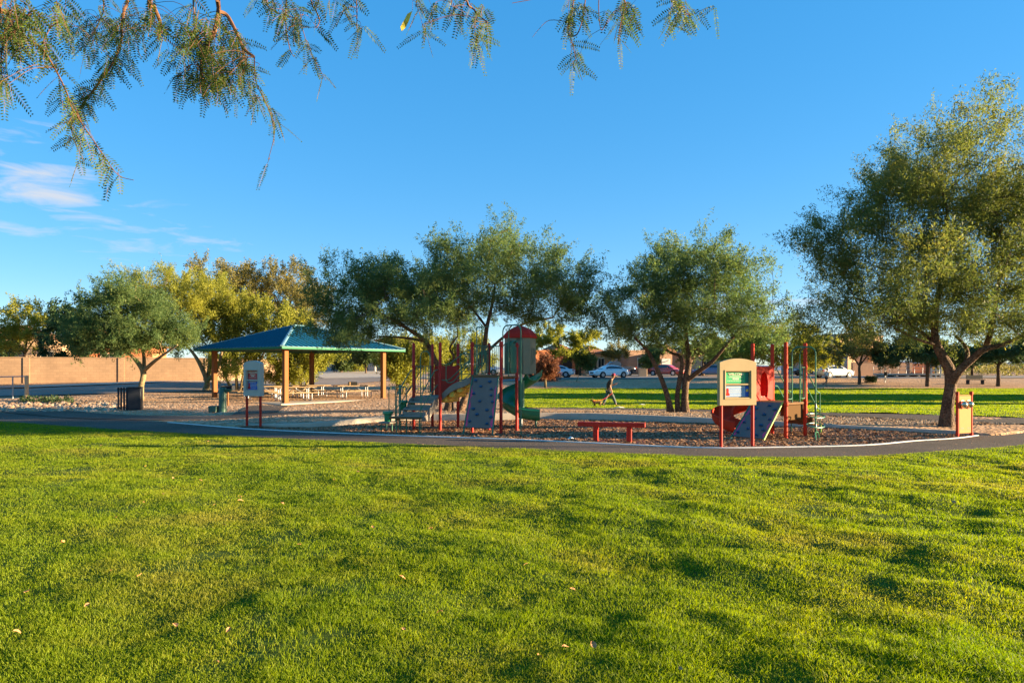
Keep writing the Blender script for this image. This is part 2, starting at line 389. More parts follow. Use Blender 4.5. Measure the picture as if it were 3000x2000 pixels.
def lawn_relief(x, y):
    e = np.clip((fLawn(np.clip(x, -60, 45))-y)/1.2, 0, 1)
    r_ = (vnoise(x, y, 1.7, 21)-.5)*.055+(vnoise(x, y, .8, 22)-.5)*.075+(vnoise(x, y, .30, 23)-.5)*.028+(vnoise(x, y, 5.5, 24)-.5)*.06
    return r_*(.15+.85*e)*(.75+.35*sstep(x/np.maximum(y, 2), -.4, .3))+.012
xs = np.concatenate([np.linspace(-60, -24, 60)[:-1], np.linspace(-24, 22, 460), np.linspace(22, 45, 40)[1:]])
o = between('front_lawn', xs, lambda x: np.full_like(x, -14.0), lambda x: fLawn(x), M['soil'], 420, lambda X, Y: lawn_relief(X, Y), .6)
tag(o, kind='structure', label='mown green park lawn in front of the dark footpath')
px_ = np.linspace(-60, 45, 420)
o = between('front_path', px_, lambda x: fLawn(x)-.12, lambda x: np.where((x > -12.0) & (x < 13.2), fCurb(x), fFar(x))+.02, M['asphalt'], 8, lambda X, Y: zg(X, Y)*0+.004)
tag(o, kind='structure', label='dark asphalt footpath curving along the front of the play area')
cx = np.linspace(-8.9, 13.15, 200)
o = between('chip_bed', cx, lambda x: fCurb(x)+.02, lambda x: np.maximum(fBack(x), fCurb(x)+.05), M['chips'], 40, lambda X, Y: (vnoise(X, Y, 1.3, 31)-.5)*.06+(vnoise(X, Y, .35, 32)-.5)*.02+.0)
tag(o, kind='structure', label='brown wood chip bed under the play equipment')

def ribbon(name, pts, w, m, dz, kind='structure', label=None, n=160, cross=5, zfun=None):
    pts = np.array(pts, float); s = np.concatenate([[0], np.cumsum(np.hypot(*np.diff(pts, axis=0).T))])
    t = np.linspace(0, s[-1], n)
    fx = np.interp(t, s, pts[:, 0]); fy = np.interp(t, s, pts[:, 1])
    k = np.ones(9)/9
    pad = lambda a: np.convolve(np.concatenate([[2*a[0]-a[i] for i in range(4, 0, -1)], a, [2*a[-1]-a[-1-i] for i in range(1, 5)]]), k, 'valid')
    fx, fy = pad(fx), pad(fy); tx, ty = np.gradient(fx), np.gradient(fy); l = np.hypot(tx, ty); nx, ny = -ty/l, tx/l
    ww = np.interp(t, s, w) if isinstance(w, (list, tuple)) else np.full_like(t, w)
    u = np.linspace(-.5, .5, cross)[:, None]
    X = fx+nx*ww*u; Y = fy+ny*ww*u
    o = grid_sheet(name, X, Y, (zfun or zg)(X, Y)+dz, m)
    return tag(o, label=label, kind=kind)
# thin flush white edge between path and chips, raised rear curb
e = np.linspace(-12.0, 13.1, 150)
mb = MB()
def curb_strip(xs_, f, z0, z1, w, name, m, label):
    ys = f(xs_); d = np.gradient(ys, xs_); l = np.hypot(1, d); nx, ny = -d/l, 1/l
    rows = []
    for a, z in ((-w/2, z0), (-w/2, z1-.012), (-w/2+.012, z1), (w/2-.012, z1), (w/2, z1-.012), (w/2, z0)):
        zz = z(xs_) if callable(z) else np.full_like(xs_, z)
        rows.append(np.stack([xs_+nx*a, ys+ny*a, zz], -1))
    A = np.stack(rows); o = grid_sheet(name, A[..., 0], A[..., 1], A[..., 2], m, smooth=False)
    return tag(o, label=label, kind='structure')
curb_strip(e, fCurb, -.1, .022, .10, 'path_curb', M['curb_white'], 'thin white flush curb between the path and the wood chips')
b = np.linspace(-8.6, 13.1, 150)
ztop = lambda x: np.clip(zg(x, fBack(x))+.05, .06, .25)
def curb_wall():
    ys = fBack(b); d = np.gradient(ys, b); l = np.hypot(1, d); nx, ny = -d/l, 1/l; rows = []
    zt = ztop(b)
    for a, z in ((-.1, zt*0-.12), (-.1, zt-.015), (-.085, zt), (.085, zt), (.1, zt-.015), (.1, zt*0-.12)):
        rows.append(np.stack([b+nx*a, ys+ny*a, z], -1))
    A = np.stack(rows); o = grid_sheet('retaining_curb', A[..., 0], A[..., 1], A[..., 2], M['concrete'], smooth=False)
    tag(o, label='raised tan concrete curb holding in the back of the wood chips', kind='structure')
curb_wall()
bp = [(-22, 30.5), (-16, 26.5), (-12.5, 25.6), (-9.5, 26.2), (-5.6, 28.2), (-1.5, 30.2), (2.5, 31.4), (6.3, 30.2), (9.4, 27.6), (11.6, 25.6), (14.2, 24.1), (16.6, 23.0), (19.0, 22.3)]
ribbon('back_path', bp, 2.0, M['asphalt'], .018, label='grey asphalt footpath running behind the play area')
ribbon('pavilion_walk', [(-10.2, 27.0), (-10.9, 29.5), (-11.6, 33.0)], 1.7, M['asphalt'], .03, label='short dark walk from the path up to the pavilion slab', n=30)
# far lawn
yl = np.linspace(0, 1, 90)[:, None]
def far_lawn():
    fb = curve([(p[0], p[1]+1.05) for p in bp])
    xs_ = np.linspace(0, 62, 200)
    y0 = np.maximum(fb(np.clip(xs_, -22, 19)), fFar(np.clip(xs_, -60, 45))+.25); y1 = 65.5+.0*xs_+np.sin(xs_*.13)*.4
    u = np.linspace(0, 1, 220)[:, None]; Y = y0+(y1-y0)*u
    left = .35+.006*(Y-30)*1.0
    X = np.repeat(xs_[None], 220, 0); X = left+(X)*(1+0*Y)
    Z = zg(X, Y)+.035+(vnoise(X, Y, 1.1, 41)-.5)*.06+(vnoise(X, Y, .4, 42)-.5)*.05
    o = grid_sheet('far_lawn', X, Y, Z, M['lawn_far']); tag(o, label='flat green sports lawn beyond the back path', kind='structure')
    return y0, y1
far_lawn()
# streets
stA = [(-70, 26), (-44, 37), (-31.5, 42), (-22, 47.5), (-16.5, 57), (-10.5, 70), (-3, 77), (6, 80.5), (16, 81.5), (41, 82), (63, 84), (120, 88)]
ribbon('street', stA, 8.6, M['road'], .05, label='grey residential street curving behind the park', n=260)
ribbon('sidewalk', [(-70, 32), (-46, 42.2), (-33.5, 47.2), (-24.8, 51.8), (-20.3, 60), (-18.5, 65)], 1.5, M['concrete'], .09, label='pale sidewalk between the street and the block wall', n=80)
ribbon('driveway', [(-13.5, 66), (-17, 75), (-21, 88)], [9, 9.5, 10], M['concrete'], .07, label='broad concrete driveway rising to the grey garage', n=40)
ribbon('carport_driveway', [(15.5, 86.5), (16.5, 96)], [12, 12], M['concrete'], .08, label='concrete driveway in front of the brown house', n=12)

# pavilion slab, grass, loose stones and chips -------------------------------------------------
def scatter_rocks(name, m, X, Y, Z, S, label, flat=.55):
    n = len(X); base = np.array([[1, 0, 0], [.3, .9, 0], [-.8, .6, 0], [-.8, -.6, 0], [.3, -.9, 0], [.15, .1, 1.0]])
    tri = np.array([[0, 1, 5], [1, 2, 5], [2, 3, 5], [3, 4, 5], [4, 0, 5]])
    a = RNG.random(n)*6.283; c, s_ = np.cos(a), np.sin(a); j = 1+(RNG.random((n, 6, 3))-.5)*.7
    b_ = base[None]*j
    V = np.empty((n, 6, 3)); V[..., 0] = (b_[..., 0]*c[:, None]-b_[..., 1]*s_[:, None])*S[:, None]+X[:, None]
    V[..., 1] = (b_[..., 0]*s_[:, None]+b_[..., 1]*c[:, None])*S[:, None]*(.6+.5*RNG.random(n))[:, None]+Y[:, None]
    V[..., 2] = b_[..., 2]*S[:, None]*flat+Z[:, None]-S[:, None]*.08
    T = (tri[None]+np.arange(n)[:, None, None]*6).reshape(-1, 3)
    return tag(np_mesh(name, V.reshape(-1, 3), m, tris=T), label=label, kind='stuff')
def make_stones():
    xs_, ys_ = [], []
    while len(xs_) < 26000:
        D = 22+38*RNG.random()**1.6; px = RNG.uniform(-60, 3060); x = (px-1500)/F*D
        f = float(fFar(np.clip(x, -60, 45)))
        if D < f+.15: continue
        if px > 1520 and 33 < D < 66: continue
        if x > 6 and D > np.interp(x, [p[0] for p in bp], [p[1] for p in bp])-.9 and D < 66: continue
        yb = np.interp(x, [p[0] for p in bp], [p[1] for p in bp])
        if abs(D-yb) < 1.1: continue
        if px < 700 and D > 39.5: continue
        if -17.5 < x < -5.2 and 33.2 < D < 42 and px > 560 and px < 1190: continue
        xs_.append(x); ys_.append(D)
    X, Y = np.array(xs_), np.array(ys_); S = .022+.036*RNG.random(len(X))**2
    scatter_rocks('gravel_stones', M['stone'], X, Y, zg(X, Y)+.012, S, 'loose tan gravel stones spread over the desert ground')
    n = 900; D = RNG.uniform(29.5, 34.5, n); px = RNG.uniform(-80, 360, n); X = (px-1500)/F*D
    scatter_rocks('river_rocks', M['stone'], X, D, zg(X, D)+.01, .07+.11*RNG.random(n)**1.5, 'bed of rounded pale river rocks beside the front path', .7)
make_stones()
def path_grit():
    n = 900; xs_ = RNG.uniform(-20, 20, n); f = RNG.random(n)**1.7; y0 = fLawn(xs_); y1 = np.where((xs_ > -12) & (xs_ < 13.2), fCurb(xs_), fFar(xs_)); ys_ = y0+(y1-y0)*np.where(RNG.random(n) < .6, 1-f*.6, f*.4)
    scatter_rocks('path_grit', M['chip'], xs_, ys_, xs_*0+.006, .008+.016*RNG.random(n)**2, 'scattered wood bits and grit blown onto the front path', .5)
path_grit()
def make_chips():
    n = 52000; xs_ = RNG.uniform(-8.6, 12.9, n*2); y0, y1 = fCurb(xs_)+.1, fBack(xs_)-.12; t = RNG.random(n*2); ys_ = y0+(y1-y0)*t
    ok = (y1 > y0); xs_, ys_ = xs_[ok][:n], ys_[ok][:n]; n = len(xs_)
    z = (vnoise(xs_, ys_, 1.3, 31)-.5)*.06+(vnoise(xs_, ys_, .35, 32)-.5)*.02+.015
    L = .018+.038*RNG.random(n); W = .008+.014*RNG.random(n); a = RNG.random(n)*6.283; p = (RNG.random(n)-.5)*.9; r_ = (RNG.random(n)-.5)*.9
    u = np.stack([np.cos(a)*np.cos(p), np.sin(a)*np.cos(p), np.sin(p)], -1); w = np.stack([-np.sin(a)*np.cos(r_), np.cos(a)*np.cos(r_), np.sin(r_)], -1)
    c = np.stack([xs_, ys_, z], -1)
    V = np.stack([c-u*L[:, None]-w*W[:, None], c+u*L[:, None]-w*W[:, None], c+u*L[:, None]+w*W[:, None], c-u*L[:, None]+w*W[:, None]], 1)
    tag(np_mesh('wood_chips', V.reshape(-1, 3), M['chip'], quads=np.arange(n*4).reshape(n, 4)), label='loose brown wood chips strewn over the play bed', kind='stuff')
make_chips()

def blades(name, X, Y, Z, h, w, m, label, lean=.8):
    n = len(X); a = RNG.random(n)*6.283; la = RNG.random(n)*6.283; ll = h*lean*(.2+RNG.random(n))
    dx, dy = np.cos(a)*w/2, np.sin(a)*w/2; lx, ly = np.cos(la)*ll, np.sin(la)*ll
    V = np.empty((n, 5, 3))
    V[:, 0] = np.stack([X-dx, Y-dy, Z], -1); V[:, 1] = np.stack([X+dx, Y+dy, Z], -1)
    V[:, 2] = np.stack([X+dx*.8+lx*.35, Y+dy*.8+ly*.35, Z+h*.6], -1); V[:, 3] = np.stack([X-dx*.8+lx*.35, Y-dy*.8+ly*.35, Z+h*.6], -1)
    V[:, 4] = np.stack([X+lx, Y+ly, Z+h*(1-.25*RNG.random(n))], -1)
    k = np.arange(n)[:, None]*5
    return tag(np_mesh(name, V.reshape(-1, 3), m, quads=k+np.array([[0, 1, 2, 3]]), tris=k+np.array([[3, 2, 4]])), label=label, kind='stuff')
def make_grass(nb=680000):
    D = np.empty(0); X = np.empty(0)
    D = 3.6+(25-3.6)*RNG.random(nb*2)**1.25; px = RNG.uniform(-140, 3140, nb*2); X = (px-1500)/F*D
    ok = D < fLawn(np.clip(X, -60, 45))+.03+.10*(RNG.random(len(D))-.4); X, D = X[ok][:nb], D[ok][:nb]
    z = lawn_relief(X, D)-.004
    tuft = vnoise(X, D, .55, 51)*.5+vnoise(X, D, .16, 52)*.5
    h = (.016+.050*tuft**1.5)*(.65+.7*RNG.random(len(X))); edge = np.clip((fLawn(np.clip(X, -60, 45))-D)/.5, .45, 1); h *= edge
    bare = vnoise(X, D, 1.1, 53)*.6+vnoise(X, D, .3, 54)*.4
    keep = RNG.random(len(X)) < np.clip((bare-.16)*6, .25, 1)
    X, D, z, h = X[keep], D[keep], z[keep], h[keep]
    w = .0026+.00042*D
    # the lawn goes on beside and behind the eye, with wider and fewer blades
    n2 = 260000; X2 = RNG.uniform(-26, 24, n2*2); D2 = RNG.uniform(-4, 24, n2*2); pxx = 1500+F*X2/np.maximum(D2, .01)
    ok2 = ((D2 < 3.6) | (pxx < -130) | (pxx > 3130)) & (D2 < fLawn(X2)); X2, D2 = X2[ok2][:n2], D2[ok2][:n2]
    h2 = (.02+.045*vnoise(X2, D2, .5, 51)**1.5)*(.65+.7*RNG.random(len(X2)))
    X, z, h, w = np.concatenate([X, X2]), np.concatenate([z, lawn_relief(X2, D2)-.004]), np.concatenate([h, h2]), np.concatenate([w, np.full(len(X2), .012)]); D = np.concatenate([D, D2])
    blades('grass', X, D, z, h, w, M['grass'], 'short sunlit grass blades covering the front lawn')
make_grass()
def make_far_grass(n=230000):
    D = 23+43*RNG.random(n*2)**.95; px = RNG.uniform(1500, 3080, n*2); X = (px-1500)/F*D
    yb = np.interp(X, [p[0] for p in bp], [p[1]+1.0 for p in bp]); yb = np.maximum(yb, fFar(np.clip(X, -60, 45))+.3); ok = (D > yb+.05) & (X > .45+.006*(D-30)) & (D < 65.6); X, D = X[ok][:n], D[ok][:n]
    z = zg(X, D)+.03+(vnoise(X, D, 1.1, 41)-.5)*.06+(vnoise(X, D, .4, 42)-.5)*.05-.005
    blades('lawn_grass', X, D, z, .03+.035*RNG.random(len(X)), .0008*D, M['grass'], 'short grass blades of the sports lawn beyond the path')
make_far_grass()
# ------------------------------------------------------------------ play equipment
def arc(c, r_, a0, a1, n, ux=(1, 0, 0), uy=(0, 0, 1)):
    c, ux, uy = Vector(c), Vector(ux), Vector(uy)
    return [c+ux*r_*math.cos(a0+(a1-a0)*i/(n-1))+uy*r_*math.sin(a0+(a1-a0)*i/(n-1)) for i in range(n)]
def rounded(pts, r_, k=5):
    """polyline with rounded corners"""
    pts = [Vector(p) for p in pts]; out = [pts[0]]
    for i in range(1, len(pts)-1):
        a, b, c = pts[i-1], pts[i], pts[i+1]; d1 = (a-b); d2 = (c-b)
        q = min(r_, d1.length*.49, d2.length*.49); p1 = b+d1.normalized()*q; p2 = b+d2.normalized()*q
        for j in range(k+1):
            t = j/k; out.append(p1*(1-t)**2+b*2*t*(1-t)+p2*t*t)
    out.append(pts[-1]); return out
def post(root, x, y, h, m='red', rad=.047, collar=()):
    b = MB(); b.lathe([(rad, -.1), (rad, h-.03), (rad*.8, h-.008), (rad*.4, h)], (x, y, 0), 14)
    o = b.build('post', M[m], root, smooth=True)
    for z in collar:
        c = MB(); c.lathe([(rad*1.0, z-.045), (rad*1.28, z-.035), (rad*1.28, z+.035), (rad*1.0, z+.045)], (x, y, 0), 14)
        c.build('collar', M[m], o, smooth=True)
    return o
def rail_panel(root, p0, p1, z0, z1, n, r_=.013, name='guard_rail', slope=0):
    p0, p1 = Vector((*p0, 0)), Vector((*p1, 0)); b = MB()
    e0, e1 = p0.lerp(p1, .09), p0.lerp(p1, .91); up = Vector((0, 0, 1))
    b.tube(rounded([p0+up*z1, e0+up*(z1+slope*.4), e1+up*(z1+slope), p1+up*(z1)], .03), r_*1.25, 8)
    b.tube(rounded([e0+up*z1, e0+up*z0, e1+up*z0, e1+up*z1], .07), r_, 8)
    for i in range(n):
        q = e0.lerp(e1, (i+1)/(n+1)); b.tube([q+up*z0, q+up*(z1+slope*.5)], r_*.9, 6)
    return b.build(name, M['green'], root, smooth=True)
def climbing_wall(root, T0, T1, B0, B1, seed, rail0='green', rail1='green', foot=.12):
    """panel between top corners T0, T1 and bottom corners B0, B1"""
    T0, T1, B0, B1 = map(Vector, (T0, T1, B0, B1)); rnd = random.Random(seed)
    n = (T1-T0).cross(B0-T0).normalized()
    if n.z < 0: n = -n
    b = MB(); vs = [T0, T1, B1, B0]; b.add([v for v in vs]+[v-n*.035 for v in vs], [(0, 1, 2, 3), (7, 6, 5, 4), (0, 4, 5, 1), (1, 5, 6, 2), (2, 6, 7, 3), (3, 7, 4, 0)])
    w = b.build('climbing_wall', M['wall_grey'], root)
    at = lambda u, v: (T0.lerp(T1, u)).lerp(B0.lerp(B1, u), v)
    pos = []
    for i in range(7):
        for j in range(2): pos.append((.22+.52*j+rnd.uniform(-.08, .1)+(.12 if i % 2 else -.04), .07+.138*i+rnd.uniform(-.02, .02)+.02*j))
    for k, (u, v) in enumerate(pos):
        c = at(min(max(u, .12), .88), min(v, .94)); ux = (T1-T0).normalized(); uy = n.cross(ux)
        h = MB(); r0 = rnd.uniform(.042, .055); st = rnd.choice((3, 6, 8)); vs = []
        for (rr, zz) in ((1, 0), (.95, .018), (.6, .05), (.2, .058)):
            for q in range(st*2):
                a = math.pi*q/st; f = 1 if st != 3 else (1.15 if q % 2 == 0 else .72)
                vs.append(c+(ux*math.cos(a+math.pi/2)*1.15+uy*math.sin(a+math.pi/2)*.85)*r0*rr*f+n*zz)
        m_ = st*2; fs = [tuple(3*m_+q for q in range(m_))]
        for l in range(3):
            for q in range(m_): fs.append((l*m_+q, l*m_+(q+1) % m_, (l+1)*m_+(q+1) % m_, (l+1)*m_+q))
        h.add(vs, fs); h.build('hand_hold', M['blue_hold'], w, smooth=True)
    for side in (0, 1):                              # wavy pink edge decals, 4 mm proud
        d = MB(); pts = []
        for i in range(41):
            v = i/40; wv = .05+.05*abs(math.sin(v*math.pi*4.6+side))+.02*math.sin(v*23)
            pts.append((wv, v))
        L = [at(side, v)+n*.004 for _, v in pts]; Rr = [at(abs(side-wv), v)+n*.004 for wv, v in pts]
        lo, hi = int(40*.18), 40
        vs = L[lo:hi]+Rr[lo:hi]; k = hi-lo
        d.add(vs, [(i, i+1, k+i+1, k+i) for i in range(k-1)]); d.build('pink_border', M['pink'], w)
    for (t, bt, m_) in ((T0, B0, rail0), (T1, B1, rail1)):
        s = MB(); dr = (bt-t).normalized(); e = bt+dr*foot; s.tube([t+n*.01, e], .024, 8)
        s.build('side_rail', M[m_], root, smooth=True)
    return w
def spiral_slide(root, c, R0, wid, a0, a1, z0, z1, m, ext=.5, supports=()):
    n = 46; prof_ = []
    for j in range(11):
        a = math.pi+math.pi*j/10; prof_.append((math.cos(a)*wid/2, .06+math.sin(a)*wid*.42+.10))
    prof_ = [(prof_[0][0]-.03, prof_[0][1]+.10), (prof_[0][0], prof_[0][1]+.10)]+prof_+[(prof_[-1][0], prof_[-1][1]+.10), (prof_[-1][0]+.03, prof_[-1][1]+.10)]
    rows = []
    for i in range(n):
        t = i/(n-1); a = a0+(a1-a0)*t; z = z0+(z1-z0)*(t**.95)
        er = Vector((math.cos(a), math.sin(a), 0))
        p = Vector(c)+er*R0+Vector((0, 0, z)); rows.append((p, er))
    a = a1; sg = 1 if a1 > a0 else -1
    tdir = Vector((-math.sin(a), math.cos(a), 0))*sg; er = Vector((math.cos(a), math.sin(a), 0))
    for i in range(1, 6):
        rows.append((rows[n-1][0]+tdir*ext*i/5+Vector((0, 0, -.10*(i/5)*(1-.4*i/5))), er))
    b = MB(); k = len(prof_); th = .03; vs = []
    for p, er in rows: vs += [p+er*x+Vector((0, 0, z)) for x, z in prof_]
    inner = [(x*.93, z+th) for x, z in prof_]
    for p, er in rows: vs += [p+er*x+Vector((0, 0, z)) for x, z in inner]
    fs = []; o2 = len(rows)*k
    for i in range(len(rows)-1):
        for j in range(k-1):
            q = (i*k+j, i*k+j+1, (i+1)*k+j+1, (i+1)*k+j); fs.append(q); fs.append(tuple(o2+e_ for e_ in reversed(q)))
        for j in (0, k-1): fs.append((i*k+j, (i+1)*k+j, o2+(i+1)*k+j, o2+i*k+j))
    for i in (0, len(rows)-1):
        for j in range(k-1): fs.append((i*k+j, i*k+j+1, o2+i*k+j+1, o2+i*k+j))
    b.add(vs, fs); s = b.build('slide', M[m], root, smooth=True)
    return s, rows

U1 = R(-24.9)
def main_structure():
    O = Vector((-3.04, 21.1, 0)); t = thing('play_structure', 'large red and green play structure with climbing wall, spiral slide and red domed hood', 'play structure', O, U1)
    hp = 2.68; lo, hi = 1.04, 1.66
    for x, y, c in ((0, 0, (1.0, 1.95)), (.95, 0, (1.0, 1.95)), (0, 1.1, (1.0, 1.95)), (.95, 1.1, (1.0, 1.95)), (2.05, 0, (1.6, 2.58)), (3.0, 0, (1.6, 2.58)), (2.05, 1.1, (1.6, 2.58)), (3.0, 1.1, (1.6, 2.58))):
        post(t, x, y, hp, collar=c)
    def deck(x0, x1, z):
        b = MB(); b.cbox(((x0+x1)/2, .55, z-.03), (x1-x0+.02, 1.12, .06), .012)
        for k in range(6): b.box((x0+(x1-x0)*(k+.5)/6, .55, z-.075), (.03, 1.0, .03))
        return b.build('deck', M['grey_deck' if z < 1.3 else 'tan_deck'], t)
    deck(0, .95, lo); deck(2.05, 3.0, hi)
    # ramp steps between the two decks, wavy side plates and yellow risers
    for k in range(4):
        z = lo+(hi-lo)*(k+.5)/4; x = .95+1.1*(k+.5)/4
        b = MB(); b.cbox((x, .55, z), (.30, .86, .045), .01); b.build('step', M['grey_deck'], t)
        b = MB(); b.cbox((x-.10, .52, z-.16), (.20, .80, .22), .03); b.build('riser', M['yellow_pl'], t)
    for y in (.06, 1.02):
        top = [(.95+1.1*i/14, lo+.10+(hi-lo)*(i/14)+.05*math.sin(i/14*math.pi*2-.6)) for i in range(15)]
        bot = [(a, z-.2) for a, z in reversed(top)]
        b = MB(); b.prism(top+bot, (0, y, 0), (1, 0, 0), (0, 0, 1), (0, 1, 0), .03); b.build('side_plate', M['grey_deck'], t)
        for dz in (.5, .98):
            b = MB(); b.tube(rounded([(.97, y, lo+dz), (1.2, y, lo+dz-.02), (1.85, y, hi+dz*.75+.03), (2.03, y, hi+dz*.75+.05)], .15), .016, 8); b.build('hand_rail', M['green'], t, smooth=True)
        b = MB(); b.tube(rounded([(1.12, y, lo+.96), (1.12, y, lo+.42), (1.35, y, lo+.42), (1.95, y, hi+.4), (1.95, y, hi+.78)], .14), .016, 8); b.build('hand_rail', M['green'], t, smooth=True)
    # red solid panel at the back of the ramp
    b = MB(); b.cbox((.50, 1.1, 1.50), (.84, .035, .94), .02); b.build('red_panel', M['red'], t)
    rail_panel(t, (.95, 1.1), (2.05, 1.1), hi+.05, 2.35, 5)
    # low deck rails and arches
    rail_panel(t, (0, 0), (0, 1.1), lo+.08, 1.95, 5)
    b = MB(); b.tube([(.25, .0, lo), (.25, 0, 2.25)]+arc((.42, 0, 2.25), .17, math.pi, 0, 9)+[(.59, 0, lo)], .017, 8); b.build('arch_rail', M['green'], t, smooth=True)
    # stair up to the low deck, with wavy cheeks
    for k in range(3):
        b = MB(); b.cbox((.42, -.17-.27*k, lo-.2*(k+1)+.02), (.88-.02*k, .30, .05), .012); b.build('step', M['grey_deck'], t)
        b = MB(); b.box((.42, -.05-.27*k, lo-.2*(k+.5)-.03), (.78, .02, .17)); b.build('riser', M['grey_deck'], t)
    for x in (-.02, .84):
        pr = [(0, .98), (-.12, 1.0), (-.25, .92), (-.34, .74), (-.5, .70), (-.6, .52), (-.76, .50), (-.86, .42), (-.86, .34), (-.55, .34), (-.2, .62), (0, .80)]
        b = MB(); b.prism(pr, (x, 0, 0), (0, 1, 0), (0, 0, 1), (1, 0, 0), .035); b.build('side_plate', M['grey_deck'], t)
        b = MB(); b.tube(rounded([(x, .02, 1.85), (x, -.15, 1.82), (x, -.85, 1.15), (x, -.9, .95), (x, -.9, -.05)], .12), .016, 8); b.build('hand_rail', M['green'], t, smooth=True)
        b = MB(); b.tube(rounded([(x, .02, 1.4), (x, -.88, .72)], .1), .014, 8); b.build('hand_rail', M['green'], t, smooth=True)
    b = MB(); b.cbox((.36, -.92, .44), (.98, .42, .06), .015); b.build('transfer_deck', M['tan_deck'], t)
    for x in (.0, .35, .8):
        b = MB(); b.tube([(x, -.92, .42), (x, -.92, -.05)], .02, 8); b.build('leg', M['green'], t, smooth=True)
    b = MB(); b.cbox((-.45, -.72, .26), (.42, .40, .05), .015); b.build('transfer_step', M['grey_deck'], t)
    for x, y in ((-.6, -.85), (-.6, -.58), (-.3, -.72)):
        b = MB(); b.tube([(x, y, .25), (x, y, -.05)], .017, 8); b.build('leg', M['green'], t, smooth=True)
    # drum pods and looped pole at the left end
    for x, y, z, s in ((-.52, -.62, .28, 1.0), (-.22, -.25, .62, .92), (-.02, -.1, .66, .7)):
        b = MB(); b.lathe([(.10*s, 0), (.11*s, .06*s), (.115*s, .2*s), (.155*s, .235*s), (.16*s, .30*s), (.15*s, .315*s), (.02, .315*s)], (x, y, z), 18); b.build('drum_pod', M['green_pl'], t, smooth=True)
    b = MB(); b.lathe([(.036, -.1), (.036, 1.36), (.028, 1.38), (.01, 1.39)], (-.18, -.48, 0), 12); b.build('pole', M['green'], t, smooth=True)
    b = MB(); b.tube(rounded([(-.18, -.48, 1.33), (-.58, -.48, 1.33), (-.58, -.48, .55), (-.2, -.48, .55)], .1), .014, 8); b.build('hand_loop', M['green'], t, smooth=True)
    b = MB(); b.tube(rounded([(-.18, -.48, 1.33), (.06, -.48, 1.33), (.06, -.48, .88), (-.16, -.48, .88)], .08), .014, 8); b.build('hand_loop', M['green'], t, smooth=True)
    b = MB(); b.tube([(-.33, -.5, 1.28), (-.33, -.5, -.05)], .014, 8)
    for k in range(3): b.tube([(-.33, -.5, .92+.1*k), (-.2, -.48, .92+.1*k)], .010, 6)
    b.build('hand_loop', M['green'], t, smooth=True)
    # high deck: climbing wall, guard rails, arches
    climbing_wall(t, (2.10, -.06, hi-.02), (2.95, -.06, hi-.02), (2.06, -.50, .19), (2.99, -.50, .19), 3, 'green', 'green', .2)
    b = MB(); b.cbox((2.52, -.03, hi), (.98, .09, .09), .02); b.build('wall_cap', M['tan_deck'], t)
    rail_panel(t, (2.05, 1.1), (2.55, 1.1), hi+.10, 2.58, 5)
    rail_panel(t, (2.05, 0), (2.05, .5), hi+.10, 2.58, 3)
    rail_panel(t, (2.05, .55), (2.05, 1.1), hi+.10, 2.58, 4)
    rail_panel(t, (3.0, .62), (3.0, 1.1), hi+.10, 2.58, 5, slope=.16)
    rail_panel(t, (2.55, 1.1), (3.0, 1.1), hi+.10, 2.58, 6, slope=.16)
    b = MB(); b.tube(rounded([(2.2, .0, hi), (2.2, 0, 3.12), (2.2, .35, 3.12), (2.2, .35, 2.6)], .1), .016, 8); b.tube(rounded([(2.2, 0, 3.1), (2.62, 0, 3.12)], .1), .012, 6); b.build('arch_rail', M['green'], t, smooth=True)
    b = MB(); b.tube(rounded([(3.0, .12, hi), (3.0, .12, 3.14), (3.68, -.10, 3.14), (3.68, -.10, -.05)], .22, 8), .019, 8)
    b.tube(rounded([(3.0, .52, hi), (3.0, .52, 3.05), (3.35, .02, 3.14)], .2, 6), .017, 8); b.build('slide_pole', M['green'], t, smooth=True)
    # hood with red dome
    hc = (2.88, 1.62); w, d = .86, .78
    sx, sy = w/2, d/2
    def octo(sx, sy, c=.16): return [(-sx+c, -sy), (sx-c, -sy), (sx, -sy+c), (sx, sy-c), (sx-c, sy), (-sx+c, sy), (-sx, sy-c), (-sx, -sy+c)]
    oc = octo(sx, sy)
    b = MB(); z0, z1 = 1.72, 2.86
    vs = [(hc[0]+x*1.02, hc[1]+y*1.02, z0) for x, y in oc]+[(hc[0]+x, hc[1]+y, z1) for x, y in oc]
    fs = [(i, (i+1) % 8, 8+(i+1) % 8, 8+i) for i in range(8) if i != 0]                      # front face holds the doorway
    b.add(vs, fs)
    b.box((hc[0]-sx+.20, hc[1]-sy+.012, 2.29), (.10, .03, 1.14)); b.box((hc[0]+sx-.26, hc[1]-sy+.012, 2.29), (.24, .03, 1.14)); b.box((hc[0], hc[1]-sy+.012, 2.80), (.5, .03, .12))
    for k in range(3): b.prism([(0, 0), (.035, 0), (.14, .55-.08*k), (.10, .58-.08*k)], (hc[0]+sx+.006, hc[1]-.18+.12*k, 1.98+.05*k), (0, 1, 0), (0, 0, 1), (1, 0, 0), .012)
    hood = b.build('hood', M['hood_tan_shade'], t)
    so = hood.modifiers.new('thick', 'SOLIDIFY'); so.thickness = .03
    b = MB(); rings = []
    for f, z in ((1.06, 2.83), (1.06, 2.87), (.98, 2.96), (.78, 3.07), (.5, 3.15), (.22, 3.21), (.05, 3.23)):
        rings.append([(hc[0]+x*f*(1+.03*(i % 2)), hc[1]+y*f*(1+.03*(i % 2)), z) for i, (x, y) in enumerate(oc)])
    vs = [p for r_ in rings for p in r_]; fs = [tuple(range(7, -1, -1)), tuple(range(48, 56))]
    for l in range(6):
        for i in range(8): fs.append((l*8+i, l*8+(i+1) % 8, (l+1)*8+(i+1) % 8, (l+1)*8+i))
    b.add(vs, fs); b.build('domed_roof', M['red_plastic'], t)
